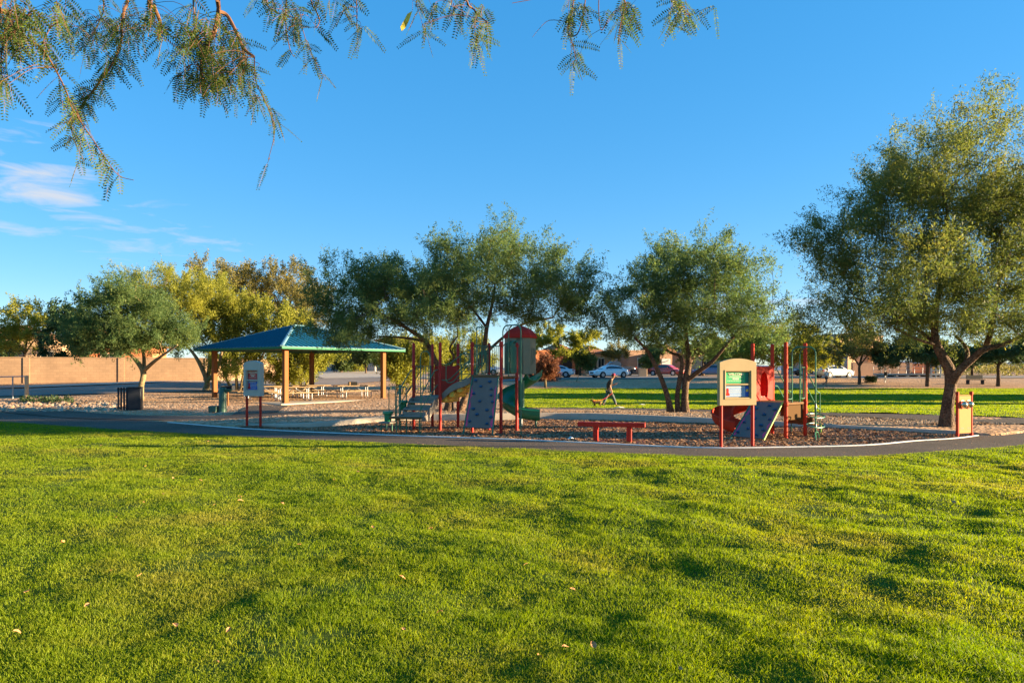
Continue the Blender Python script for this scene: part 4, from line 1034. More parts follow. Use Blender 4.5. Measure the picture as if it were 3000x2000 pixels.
house('grey house with a wide garage door at the top of the driveway', 1015, 1290, 91, [(0, 1, 0, 9, 3.2, 1.4), (.12, .36, -1.6, 0, 3.0, 0)], 'stucco_gr', 'tile', [('garage_door', .48, 1.25, 2.5, 2.4, 0), ('window', .80, 1.7, 1.4, 1.2, 0), ('porch', .24, 1.2, 1.0, 2.1, -1.6)], rz=R(-8))
house('brown house with an orange pillar beside the driveway seen under the pavilion', 880, 1022, 90, [(0, .9, 0, 8, 3.1, 1.2), (.9, 1, -1.5, 0, 2.9, 0)], 'stucco_br', 'tile', [('window', .4, 1.7, 1.4, 1.2, 0), ('garage_door', .66, 1.2, 1.8, 2.3, 0)])
house('bright orange stucco house with a tall cream framed window', 1560, 1705, 97, [(0, .52, 0, 8, 3.3, 0), (.52, 1, 1.2, 8, 3.1, 1.3)], 'stucco_or', 'tile', [('window', .35, 1.75, 1.3, 1.9, 0), ('door', .64, 1.1, 1.0, 2.1, 1.2), ('porch', .82, 1.2, 1.5, 2.4, 1.2)])
house('tan house with an arched porch between the two white sedans', 1712, 1838, 99, [(0, .55, 0, 8, 3.0, 1.2), (.55, 1, -1, 8, 3.3, 0)], 'stucco', 'tile', [('porch', .2, 1.2, 1.3, 2.2, 0), ('window', .42, 1.7, .9, 1.3, 0), ('garage_door', .77, 1.3, 2.3, 2.3, -1)])
house('brown stucco house behind the dark pickup with a cream entry block', 1838, 1992, 97, [(0, .58, 0, 8, 3.3, 0), (.58, .84, -1.5, 8, 3.0, 0), (.84, 1, .5, 8, 3.2, 1.2)], 'stucco_br', 'tile', [('window', .3, 1.7, 1.2, 1.3, 0), ('garage_door', .71, 1.2, 1.4, 2.2, -1.5)])
house('pale house glimpsed behind the twin trunked mesquite', 2010, 2230, 102, [(0, 1, 0, 8, 3.2, 1.4)], 'stucco', 'tile_gr', [('window', .3, 1.7, 1.4, 1.2, 0), ('garage_door', .7, 1.25, 2.6, 2.3, 0)])
house('grey garage front behind the white sedan at the right of the street', 2330, 2475, 97, [(0, 1, 0, 8, 3.4, 1.4)], 'stucco_gr', 'tile_gr', [('porch', .8, 1.3, 1.2, 2.5, 0), ('garage_door', .4, 1.3, 2.6, 2.4, 0)], rz=R(-8))
house('tall two storey tan house lit by the low sun', 2462, 2618, 101, [(0, .36, 0, 8, 5.3, 0), (.36, .74, .8, 8, 6.0, 0), (.74, 1.0, 0, 8, 5.6, 0)], 'stucco', 'tile', [('window', .2, 3.9, 1.2, 1.1, 0), ('window', .55, 4.2, 1.0, 1.1, .8), ('window', .88, 1.6, 1.1, 1.2, 0)])

# ------------------------------------------------------------------ cars
def car(label, loc, head, paint, kind='sedan'):
    t = thing('parked_car' if kind == 'sedan' else 'pickup_truck', label, 'car' if kind == 'sedan' else 'truck', loc, math.atan2(head[1], head[0]), 'vehicles parked along the street')
    L, W = (4.75, 1.82) if kind == 'sedan' else (5.4, 1.95)
    k = 1.0 if kind == 'sedan' else 1.22
    # stations along x (front +): x, half width, underside, shoulder height
    st = [(-.5, .36, .42, .80), (-.485, .42, .34, .93), (-.44, .47, .28, .985), (-.34, .495, .24, .99), (-.2, .5, .22, .97), (0, .5, .22, .95), (.16, .5, .22, .94), (.30, .495, .23, .90), (.40, .47, .25, .84), (.465, .43, .27, .76), (.495, .36, .30, .66), (.505, .26, .36, .58)]
    b = MB(); vs = []
    for x, hw, z0, z1 in st:
        hw *= W; x *= L; z0 *= k; z1 *= k; m = z0+(z1-z0)*.55
        vs += [(x, -hw*.86, z0), (x, -hw*.99, z0+.10), (x, -hw, m), (x, -hw*.95, z1-.05), (x, -hw*.78, z1), (x, hw*.78, z1), (x, hw*.95, z1-.05), (x, hw, m), (x, hw*.99, z0+.10), (x, hw*.86, z0)]
    n = 10; fs = [tuple(range(n)), tuple((len(st)-1)*n+i for i in range(n-1, -1, -1))]
    for i in range(len(st)-1):
        for j in range(n): fs.append((i*n+j, i*n+(j+1) % n, (i+1)*n+(j+1) % n, (i+1)*n+j))
    b.add(vs, fs)
    # roof and pillars
    if kind == 'sedan': cab = [(-.40, .40, .96, .965), (-.30, .40, .97, 1.20), (-.20, .385, .97, 1.38), (-.05, .38, .97, 1.455), (.08, .375, .97, 1.43), (.17, .38, .95, 1.27), (.29, .40, .90, .93)]
    else: cab = [(-.13, .42, 1.18, 1.20), (-.12, .41, 1.18, 1.72), (-.04, .40, 1.18, 1.85), (.08, .40, 1.18, 1.84), (.15, .40, 1.18, 1.62), (.24, .42, 1.14, 1.16)]
    vs = []
    for x, hw, z0, z1 in cab:
        x *= L; hw *= W; tw = hw*(1-.22*min(1, (z1-z0)/.5)); vs += [(x, -hw, z0), (x, -tw, z1-.03), (x, -tw*.85, z1), (x, tw*.85, z1), (x, tw, z1-.03), (x, hw, z0)]
    n = 6; fs = [tuple(range(n)), tuple((len(cab)-1)*n+i for i in range(n-1, -1, -1))]
    for i in range(len(cab)-1):
        for j in range(n-1): fs.append((i*n+j, i*n+j+1, (i+1)*n+j+1, (i+1)*n+j))
    b.add(vs, fs)
    if kind != 'sedan': b.box((-.3*L, 0, 1.12), (.36*L, W*.9, .16))
    body = b.build('body', M[paint], t, smooth=True)
    # side windows and screens, a few millimetres proud of the pillars
    C = [(x*L, hw*W, z0, z1, hw*W*(1-.22*min(1, (z1-z0)/.5))) for x, hw, z0, z1 in cab]
    def side(i0, i1, s, f0=.15, f1=.86, xa=.0, xb=.0):
        g = MB(); lo, up = [], []
        for i in range(i0, i1+1):
            x, hw, z0, z1, tw = C[i]; q = lambda f: Vector((x, s*(hw+(tw-hw)*f+.008), z0+(z1-.03-z0)*f))
            lo.append(q(f0)); up.append(q(f1))
        m_ = len(lo); g.add(lo+up, [(j, j+1, m_+j+1, m_+j) for j in range(m_-1)]); g.build('side_window', M['glass'], t)
    def screen(i0, i1, nm, eps):
        g = MB(); a, c = C[i0], C[i1]; f = lambda r_, w_: [Vector((r_[0]+eps[0], -w_*.82, r_[3]+eps[1])), Vector((r_[0]+eps[0], w_*.82, r_[3]+eps[1]))]
        A = f(a, a[4]); B = f(c, c[4]); A2 = [A[0].lerp(B[0], .1), A[1].lerp(B[1], .1)]; B2 = [A[0].lerp(B[0], .93), A[1].lerp(B[1], .93)]
        g.add([A2[0], A2[1], B2[1], B2[0]], [(0, 1, 2, 3)]); g.build(nm, M['glass'], t)
    m_ = len(C)-1
    for s in (-1, 1):
        if kind == 'sedan': side(1, 3, s); side(3, 5, s)
        else: side(1, 2, s); side(2, 4, s)
    screen(m_, m_-2, 'windscreen', (.02, .015)); screen(0, 2 if kind == 'sedan' else 1, 'rear_window', (-.02, .012))
    rw = .33*(1 if kind == 'sedan' else 1.15)
    for x in (-.305, .30):
        for s in (-1, 1):
            Mx = Matrix.Rotation(math.pi/2, 3, 'X'); c = (x*L, s*(W*.5-.10), rw)
            b = MB(); b.lathe([(rw+.055, -.118), (rw+.055, .118)], c, 24, Mx); b.build('wheel_arch', M['black'], t, smooth=True)
            b = MB(); b.lathe([(rw*.7, -.13), (rw*.95, -.128), (rw, -.09), (rw, .09), (rw*.95, .128), (rw*.7, .13)], c, 24, Mx); w = b.build('wheel', M['tyre'], t, smooth=True)
            b = MB(); b.lathe([(rw*.66, -.134), (rw*.66, .134)], c, 10, Mx); b.build('rim', M['rim'], w)
    for s in (-1, 1):
        b = MB(); b.cbox((.452*L, s*W*.375, .70*k), (.26, .30, .13), .03, rz=-s*.5); b.build('headlight', M['lamp_clear'], t)
        b = MB(); b.cbox((-.478*L, s*W*.37, .84*k), (.16, .36, .17), .03, rz=s*.35); b.build('taillight', M['lamp_red'], t)
        b = MB(); b.cbox((.14*L, s*(W*.5+.05), .98*k), (.14, .18, .11), .03); b.build('mirror', M[paint], t)
    b = MB(); b.cbox((.499*L, 0, .56*k), (.06, .80, .20), .02); b.build('grille', M['black'], t)
    b = MB(); b.cbox((.497*L, 0, .36*k), (.06, 1.1, .10), .02); b.build('lower_grille', M['black'], t)
    return t
def car_at(px, py, D): p = P(px, py, D); return (p.x, p.y, zat(p.x, p.y)+.06)
car('white sedan partly hidden behind the rust red sapling', car_at(1625, 1106, 81), (-.97, .22), 'car_silver')
car('white sedan facing left behind the man walking the dog', car_at(1784, 1106, 80), (-.86, -.42), 'car_white')
car('dark pickup truck parked behind the white sedan', car_at(1800, 1096, 89), (-.95, -.2), 'car_dark', 'pickup')
car('red car parked nose out beside the curved mesquite trunk', car_at(1952, 1097, 89), (.72, -.62), 'car_red')
car('blue car half hidden behind the welcome sign', car_at(2082, 1096, 90), (-.9, .3), 'car_blue')
car('white sedan seen from its rear quarter beside the runner', car_at(2443, 1106, 80), (.93, .32), 'car_white')
car('silver sedan parked on the street behind the play structure', car_at(1415, 1092, 86), (-.96, .1), 'car_silver')
car('dark car parked in the shade of the yellow trees near the right garage', car_at(2375, 1094, 91), (-.95, .1), 'car_dark')

# ------------------------------------------------------------------ people and dog
def skin(name, pts, edges, m, parent, sub=2, loc=(0, 0, 0), root=0):
    me = bpy.data.meshes.new(name); me.from_pydata([p[:3] for p in pts], edges, []); me.materials.append(m)
    o = bpy.data.objects.new(name, me); COL.objects.link(o); o.parent = parent; o.location = loc
    md = o.modifiers.new('skin', 'SKIN'); md.use_smooth_shade = True
    sv = me.skin_vertices[0].data
    for i, p in enumerate(pts):
        r_ = p[3]; sv[i].radius = r_ if isinstance(r_, tuple) else (r_, r_)
    sv[root].use_root = True
    o.modifiers.new('sub', 'SUBSURF').levels = sub; o.modifiers['sub'].render_levels = sub
    return o
def hand(pts, edges, w, d, side, s=1.0):
    """palm and five fingers grown from wrist index w along direction d"""
    d = Vector(d).normalized(); sd = Vector(side).normalized(); p = Vector(pts[w][:3]); c = p+d*.055*s
    pts.append((*c, .022*s)); ci = len(pts)-1; edges.append((w, ci))
    for k, (off, ln) in enumerate(((-.028, .065), (-.010, .078), (.009, .073), (.026, .058))):
        q = c+d*.035*s+sd*off*s; e = q+d*ln*.5*s+Vector((0, 0, -.004)); f = e+d*ln*.4*s+sd.cross(d)*.015*s
        i = len(pts); pts += [(*q, .0095*s), (*e, .0085*s), (*f, .007*s)]; edges += [(ci, i), (i, i+1), (i+1, i+2)]
    q = c-sd*.035*s-d*.012*s; e = q-sd*.012*s+d*.035*s; i = len(pts); pts += [(*q, .011*s), (*e, .009*s)]; edges += [(ci, i), (i, i+1)]
def walker():
    # local x is the walking direction, local y to the far side; metres, 1.70 tall
    p = on(1790, 1189, 30, 45); t = thing('person', 'man in a red cap, brown shirt and grey jeans walking a dog on a lead', 'person', p)
    k = 1.02
    j = [(-.10, 0, .86, (.15, .13)), (-.11, 0, 1.02, (.125, .14)), (-.09, 0, 1.20, (.13, .16)), (-.02, 0, 1.36, (.12, .15)), (.06, 0, 1.45, .055), (.10, 0, 1.51, .05),      # 0-5 pelvis .. neck
         (.13, 0, 1.57, (.085, .072)), (.145, 0, 1.645, (.095, .078)), (.14, 0, 1.70, (.07, .06)),                                                         # 6-8 head
         (-.04, -.19, 1.36, .062), (-.09, -.25, 1.06, .046), (.0, -.26, .82, .036), (.015, -.255, .76, .03),                                              # 9-12 near arm
         (0, .18, 1.36, .06), (.05, .24, 1.10, .045), (.24, .14, 1.17, .034), (.28, .11, 1.19, .03),                                                        # 13-16 far arm raised
         (-.08, -.09, .80, .10), (.10, -.09, .50, .072), (.25, -.09, .10, .048), (.28, -.09, .055, .042), (.40, -.09, .045, .036), (.46, -.09, .06, .026),  # 17-22 front leg
         (-.12, .09, .80, .10), (-.26, .09, .46, .07), (-.40, .09, .12, .046), (-.44, .09, .08, .04), (-.36, .09, .03, .034), (-.31, .09, .03, .025),
         (.225, 0, 1.605, .018), (.20, 0, 1.60, .03), (.12, -.085, 1.61, .02), (.12, .085, 1.61, .02)]        # 29.. nose, ears
    e = [(0, 1), (1, 2), (2, 3), (3, 4), (4, 5), (5, 6), (6, 7), (7, 8), (3, 9), (9, 10), (10, 11), (11, 12), (3, 13), (13, 14), (14, 15), (15, 16), (0, 17), (17, 18), (18, 19), (19, 20), (20, 21), (21, 22), (0, 23), (23, 24), (24, 25), (25, 26), (26, 27), (27, 28), (7, 30), (30, 29), (6, 31), (6, 32)]
    hand(j, e, 12, (.25, 0, -1), (1, 0, 0)); hand(j, e, 16, (.6, -.3, .5), (0, 1, 0))
    skin('body', j, e, M['skin'], t)
    s = [(-.10, 0, .84, (.165, .145)), (-.11, 0, 1.02, (.145, .155)), (-.09, 0, 1.20, (.148, .175)), (-.02, 0, 1.36, (.13, .165)), (.055, 0, 1.44, (.075, .085)), (-.04, -.20, 1.36, .078), (-.085, -.25, 1.12, .068), (0, .19, 1.36, .078), (.03, .235, 1.16, .066)]
    skin('shirt', s, [(0, 1), (1, 2), (2, 3), (3, 4), (3, 5), (5, 6), (3, 7), (7, 8)], M['shirt'], t)
    l = [(-.10, 0, .88, (.158, .14)), (-.08, -.09, .78, .115), (.10, -.09, .50, .09), (.25, -.09, .11, .072), (-.12, .09, .78, .115), (-.26, .09, .46, .088), (-.40, .09, .13, .07)]
    skin('jeans', l, [(0, 1), (1, 2), (2, 3), (0, 4), (4, 5), (5, 6)], M['jeans'], t)
    for pts in ([(.24, -.09, .07, .055), (.33, -.09, .05, .05), (.47, -.09, .065, .038)], [(-.46, .09, .10, .052), (-.40, .09, .055, .048), (-.30, .09, .035, .036)]):
        skin('shoe', pts, [(0, 1), (1, 2)], M['shoe'], t)
    b = MB(); rr = []
    b.lathe([(.105, 0), (.106, .04), (.095, .08), (.06, .11), (.01, .118)], (.135, 0, 1.655), 16)
    b.prism([(0, -.07), (.09, -.06), (.13, 0), (.09, .06), (0, .07)], (.215, 0, 1.655), (1, 0, 0), (0, 1, 0), (.0, 0, 1), .012); b.build('cap', M['cap'], t, smooth=True)
    b = MB(); b.lathe([(.088, -.06), (.098, 0), (.098, .03)], (.115, 0, 1.64), 14); b.build('hair', M['hair'], t, smooth=True)
    for y in (-.035, .035):
        b = MB(); b.lathe([(.001, -.008), (.008, -.004), (.009, 0), (.001, .008)], (.232, y, 1.64), 8); b.build('eye', M['black'], t, smooth=True)
    b = MB(); b.cbox((.228, 0, 1.565), (.01, .05, .012), .003); b.build('mouth', M['cap'], t)
    # dog, a little ahead of the path edge and behind the man
    d = on(1749, 1192, 30, 45); dg = thing('dog', 'small tan and brown dog on a lead beside the walking man', 'dog', d)
    q = [(0, 0, .33, (.11, .10)), (-.16, 0, .32, (.125, .11)), (.16, 0, .34, (.095, .085)), (.25, 0, .33, (.09, .08)), (-.25, 0, .40, .075), (-.33, 0, .50, (.075, .07)), (-.42, 0, .48, .045), (-.48, 0, .465, .03),   # trunk, neck, head
         (-.19, -.07, .22, .045), (-.20, -.075, .11, .03), (-.21, -.075, .03, .026), (-.25, -.075, .02, .024),
         (-.14, .07, .22, .045), (-.11, .075, .12, .03), (-.13, .075, .03, .026), (-.17, .075, .02, .024),
         (.21, -.07, .24, .06), (.15, -.075, .17, .04), (.23, -.075, .10, .025), (.20, -.075, .03, .025), (.16, -.075, .02, .023),
         (.26, .07, .24, .06), (.22, .075, .17, .04), (.31, .075, .11, .025), (.30, .075, .03, .025), (.26, .075, .02, .023),
         (.33, 0, .40, .03), (.38, 0, .50, .026), (.35, 0, .57, .018)]
    ed = [(0, 1), (0, 2), (2, 3), (1, 4), (4, 5), (5, 6), (6, 7), (1, 8), (8, 9), (9, 10), (10, 11), (1, 12), (12, 13), (13, 14), (14, 15), (3, 16), (16, 17), (17, 18), (18, 19), (19, 20), (3, 21), (21, 22), (22, 23), (23, 24), (24, 25), (3, 26), (26, 27), (27, 28)]
    dg.scale = (.72, .72, .72); skin('body', q, ed, M['fur'], dg)
    for y in (-.055, .055):
        b = MB(); b.add([(-.28, y*.7, .555), (-.345, y*.7, .56), (-.30, y*1.5, .66), (-.31, y*1.6, .57)], [(0, 1, 2), (1, 3, 2), (3, 0, 2), (0, 3, 1)]); b.build('ear', M['hair'], dg)
    b = MB(); b.lathe([(.09, -.012), (.092, 0), (.09, .012)], (-.255, 0, .41), 14, Matrix.Rotation(-.7, 3, 'Y')); b.build('collar', M['red'], dg)
    b = MB(); b.lathe([(.001, -.014), (.014, -.006), (.014, .006), (.001, .014)], (-.505, 0, .47), 10); b.build('nose', M['black'], dg, smooth=True)
    a = p+Vector((.02, -.255, .70)); c = d+Vector((-.18, -.04, .34)); pts = [a.lerp(c, i/10)+Vector((0, 0, -.14*math.sin(i/10*math.pi))) for i in range(11)]
    b = MB(); b.tube([x-a for x in pts], .008, 6); o = b.build('dog_lead', M['red'], None, smooth=True); o.location = a; tag(o, 'thin red lead running from the hand of the man to the dog', 'dog lead')
walker()
def runner():
    p = on(2421, 1131, 55, 80); t = thing('person', 'runner in a white top and dark shorts on the far lawn edge', 'person', p, R(-60))
    j = [(0, 0, .92, (.13, .15)), (.01, 0, 1.10, (.11, .14)), (.03, 0, 1.34, (.12, .17)), (.06, 0, 1.46, .05), (.08, 0, 1.53, .05), (.09, 0, 1.60, (.085, .075)), (.095, 0, 1.69, (.085, .075)),
         (.03, -.20, 1.36, .055), (-.10, -.26, 1.12, .042), (.10, -.24, 1.02, .034), (.14, -.23, 1.02, .028), (.03, .20, 1.36, .055), (.10, .27, 1.12, .042), (.28, .2, 1.18, .034), (.31, .19, 1.19, .028),
         (.02, -.09, .86, .09), (.14, -.09, .50, .065), (.02, -.09, .12, .042), (.05, -.09, .05, .036), (.18, -.09, .045, .03), (-.02, .09, .86, .09), (-.08, .09, .48, .065), (-.36, .09, .26, .042), (-.42, .09, .24, .036), (-.42, .09, .12, .03),
         (.185, 0, 1.62, .018), (.15, 0, 1.62, .03)]
    e = [(0, 1), (1, 2), (2, 3), (3, 4), (4, 5), (5, 6), (2, 7), (7, 8), (8, 9), (9, 10), (2, 11), (11, 12), (12, 13), (13, 14), (0, 15), (15, 16), (16, 17), (17, 18), (18, 19), (0, 20), (20, 21), (21, 22), (22, 23), (23, 24), (5, 26), (26, 25)]
    hand(j, e, 10, (1, 0, .1), (0, 1, 0)); hand(j, e, 14, (1, 0, .3), (0, 1, 0))
    skin('body', j, e, M['skin'], t)
    skin('shirt', [(0, 0, .94, (.145, .165)), (.01, 0, 1.10, (.13, .155)), (.03, 0, 1.34, (.135, .18)), (.06, 0, 1.44, .075), (.03, -.21, 1.36, .07), (-.03, -.24, 1.24, .062), (.03, .21, 1.36, .07), (.06, .25, 1.24, .062)], [(0, 1), (1, 2), (2, 3), (2, 4), (4, 5), (2, 6), (6, 7)], M['white_cloth'], t)
    skin('shorts', [(0, 0, .95, (.14, .16)), (.03, -.09, .82, .12), (.09, -.09, .62, .105), (-.02, .09, .82, .12), (-.06, .09, .62, .105)], [(0, 1), (1, 2), (0, 3), (3, 4)], M['dark_cloth'], t)
    for pts in ([(.03, -.09, .06, .045), (.12, -.09, .05, .045), (.22, -.09, .045, .034)], [(-.43, .09, .26, .045), (-.43, .09, .18, .045), (-.43, .09, .09, .034)]): skin('shoe', pts, [(0, 1), (1, 2)], M['shoe'], t)
    b = MB(); b.lathe([(.09, -.05), (.098, .0), (.09, .05), (.055, .085), (.01, .095)], (.085, 0, 1.70), 14); b.build('hair', M['hair'], t, smooth=True)
runner()
# ------------------------------------------------------------------ trees
def in_crown(blobs, n, rng, shell=.55):
    """points spread through a union of ellipsoids (cx, cy, cz, rx, ry, rz), biased outward"""
    B = np.array(blobs); vol = B[:, 3]*B[:, 4]*B[:, 5]; w = vol**.8/np.sum(vol**.8); i = rng.choice(len(B), n, p=w)
    d = rng.normal(size=(n, 3)); d /= np.linalg.norm(d, axis=1)[:, None]; r_ = rng.random(n)**(1/3*shell)
    return B[i, :3]+d*B[i, 3:]*r_[:, None], d
def leaf_quads(C, n_per, spread, size, asp, rng, up=.35, out=None):
    """clusters of small leaf faces around twig axes; returns quad vertices"""
    nc = len(C); k = n_per; N = nc*k
    ax = rng.normal(size=(nc, 3)); 
    if out is not None: ax = ax*.6+out*1.0
    ax[:, 2] += up; ax /= np.linalg.norm(ax, axis=1)[:, None]
    t = (rng.random((nc, k))-.5)*2
    pos = C[:, None]+ax[:, None]*(t*spread*1.25)[..., None]+rng.normal(size=(nc, k, 3))*spread*(.20-.10*t)[..., None]
    pos = pos.reshape(N, 3)
    u = rng.normal(size=(N, 3)); u[:, 2] -= .25; u /= np.linalg.norm(u, axis=1)[:, None]
    v = np.cross(u, rng.normal(size=(N, 3))); v /= np.linalg.norm(v, axis=1)[:, None]+1e-9
    L = size*(.6+.8*rng.random(N))[:, None]; W = L*asp
    return np.stack([pos-u*L*.5, pos+v*W*.5, pos+u*L*.5, pos-v*W*.5], 1).reshape(-1, 3)
def grow(limbs, att, rng, tip=.012, cap=.2, kink=.10):
    """join attractors to the nearest wood; returns extra branch polylines with radii"""
    nodes = []; par = []; cnt = []
    for pts, rad, ok in limbs:
        last = -1
        for i, p in enumerate(pts):
            if i and not ok: continue
            if ok and i >= 1:
                nodes.append(np.array(p)); par.append(last); last = len(nodes)-1
    base = len(nodes); NP = [n for n in nodes]
    root = np.mean(nodes, 0); order = np.argsort(np.linalg.norm(att-root, axis=1))
    plen = [0.0]*base; par = [-1]*base
    for a in order:
        p = att[a]; A = np.array(NP); d = np.linalg.norm(A-p, axis=1); c = d+.22*np.array(plen); i = int(np.argmin(c)); q = NP[i]
        nseg = max(2, int(d[i]/.55)); prev = i
        for s in range(1, nseg+1):
            f = s/nseg; x = q+(p-q)*f; sag = math.sin(f*math.pi)
            if s < nseg: x = x+rng.normal(size=3)*kink*min(d[i], 1.5)*.5; x[2] += sag*d[i]*.06
            NP.append(x); par.append(prev); plen.append(plen[prev]+d[i]/nseg); prev = len(NP)-1
    n = len(NP); w = np.zeros(n); kids = [[] for _ in range(n)]
    for i in range(base, n): kids[par[i]].append(i)
    for i in range(n-1, base-1, -1):
        if not kids[i]: w[i] = 1
        if par[i] >= 0: w[par[i]] += w[i]
    rad = np.minimum(tip*np.maximum(w, 1)**.52, cap)
    paths = []
    def walk(i, path):
        stack = [(i, path)]
        while stack:
            i, path = stack.pop()
            while True:
                path = path+[i]; ks = kids[i]
                if not ks: break
                ks = sorted(ks, key=lambda k_: -w[k_])
                for k_ in ks[1:]: stack.append((k_, [i]))
                i = ks[0]
            paths.append(path)
    for i in range(base):
        for k_ in kids[i]: walk(k_, [i])
    return [([NP[i] for i in p], [rad[p[1]] if k_ == 0 else rad[i] for k_, i in enumerate(p)]) for p in paths]
def smooth_path(pts, rs, k=4):
    """Catmull-Rom through the points"""
    out, ro = [], []; n = len(pts)
    for i in range(n-1):
        p0, p1, p2, p3 = pts[max(i-1, 0)], pts[i], pts[i+1], pts[min(i+2, n-1)]
        for j in range(k):
            t = j/k; out.append(.5*((2*p1)+(p2-p0)*t+(2*p0-5*p1+4*p2-p3)*t*t+(3*p1-p0-3*p2+p3)*t**3)); ro.append(rs[i]*(1-t)+rs[i+1]*t)
    out.append(pts[-1]); ro.append(rs[-1]); return out, ro
def tree(name, label, base, D, limbs, blobs, lf, bark, seed, n_cl, n_per, spread, size, asp=.32, n_att=70, depth=.9, cat='tree', group=None, up=.35, thin=0.0, tip=.009, wood=.75, per=15, clump=.42, shell=.55, hang=0.0, cap=.12):
    """limbs: list of ([(px, py, r_px, dDepth)...], branches grow from it?) in photo pixels at distance D; blobs: (px, py, rx, ry[, dDepth])"""
    rng = np.random.default_rng(seed); s = D/F
    b0 = P(base[0], base[1], D); zb = zat(b0.x, b0.y); root = thing(name, label, cat, (b0.x, b0.y, zb), 0, group); off = np.array([b0.x, b0.y, zb])
    mb = MB(); lim = []
    for pts, ok in limbs:
        pp = [np.array(P(p[0], p[1], D+(p[3] if len(p) > 3 else 0))) for p in pts]; rr = [p[2]*s*wood for p in pts]
        if pts[0][1] > base[1]-4: pp[0][2] = zb-.15; rr[0] *= 1.25
        lim.append((pp, rr, ok)); sp, sr = smooth_path([Vector(p-off) for p in pp], rr)
        mb.tube(sp, sr, 10)
    wid = max(b[0]+b[2] for b in blobs)-min(b[0]-b[2] for b in blobs); cxp = sum(b[0] for b in blobs)/len(blobs)
    W = wid/2*s; BL = []
    for k, b in enumerate(blobs):
        sh = .45*clump/s; b = (b[0], b[1], max(b[2]-sh, b[2]*.5), max(b[3]-sh, b[3]*.5))+tuple(b[4:]); q = P(b[0], b[1], D); r_ = (b[2]+b[3])/2*s; u = abs(b[0]-cxp)*s/max(W, .01)
        room = W*depth*math.sqrt(max(.05, 1-u*u)); dd = (b[4] if len(b) > 4 else (rng.random()*2-1)*max(room-r_, 0)*.9)
        BL.append((q.x, q.y+dd, q.z, b[2]*s, max(r_, room*.55), b[3]*s))
        if len(b) <= 4 and room > r_*1.3: BL.append((q.x, q.y-dd*.9-.1, q.z, b[2]*s*.9, max(r_, room*.5), b[3]*s*.9))
    nb = max(12, int(n_cl/per)); Bc, bd = in_crown(BL, nb, rng, shell); m_ = n_cl//nb
    ii = np.repeat(np.arange(nb), m_); ax = bd*.9+rng.normal(size=(nb, 3))*.38; ax[:, 2] += .22+up*.3; ax /= np.linalg.norm(ax, axis=1)[:, None]
    cl = clump*(.6+.8*rng.random(nb)); tt = rng.random(len(ii))*2.5-1.0
    C2 = Bc[ii]+ax[ii]*(tt*cl[ii])[:, None]+rng.normal(size=(len(ii), 3))*(cl[ii]*(.30-.13*tt))[:, None]; d2 = ax[ii]
    floor = zb+.9; keep = C2[:, 2] > floor-(.6 if cat != 'tree' else 0); C2, d2 = C2[keep], d2[keep]
    Bc = Bc[Bc[:, 2] > zb+.6]; att = Bc[rng.choice(len(Bc), min(n_att, len(Bc)), replace=False)]
    for p, rr in grow(lim, att, rng, tip, cap): mb.tube([Vector(x-off) for x in p], list(rr), 5, caps=False)
    mb.build('trunk', M[bark], root, smooth=True, fixn=False)
    V = leaf_quads(C2, n_per, spread, size, asp, rng, up, d2)-off
    np_mesh('crown', V, M[lf], quads=np.arange(len(V)).reshape(-1, 4), parent=root)
    return root
# central mesquite behind the main play structure
tree('mesquite_tree', 'broad leaning mesquite with forked trunk behind the large play structure', (1325, 1206), 28.5,
     [([(1312, 1210, 26), (1316, 1170, 20), (1300, 1110, 15), (1272, 1050, 14), (1246, 1000, 12), (1190, 960, 9, -1), (1120, 920, 6, -1.5)], True),
      ([(1345, 1212, 22), (1362, 1165, 17), (1395, 1090, 14), (1418, 1020, 13), (1426, 960, 11), (1440, 900, 8), (1450, 840, 6)], True),
      ([(1410, 1050, 9), (1460, 1000, 8, 1), (1530, 950, 7, 1.5), (1620, 930, 5, 2)], True),
      ([(1300, 1110, 8), (1330, 1050, 6, -1), (1318, 1020, 5, -1.2), (1340, 985, 4, -1.5)], True),
      ([(1246, 1000, 8), (1190, 990, 6, 1.5), (1110, 985, 5, 2)], True), ([(1426, 960, 7), (1380, 900, 6, .5), (1330, 850, 5, 1)], True)],
     [(1020, 860, 105, 95), (1120, 825, 110, 75), (980, 950, 90, 50), (1180, 865, 130, 105), (1285, 825, 115, 100), (1340, 870, 130, 90), (1410, 780, 115, 100), (1485, 725, 85, 80), (1555, 800, 120, 100), (1650, 835, 110, 80), (1725, 885, 95, 80), (1600, 900, 150, 75), (1765, 935, 110, 66), (1250, 930, 150, 55), (1120, 960, 140, 50, -1), (1000, 975, 95, 42, -1), (1060, 985, 110, 36, -2)],
     'lf_mesq', 'bark', 101, 8600, 25, .27, .108, .24, 190, .62, thin=.22, shell=.75, wood=.56, group='mesquite trees round the play area')
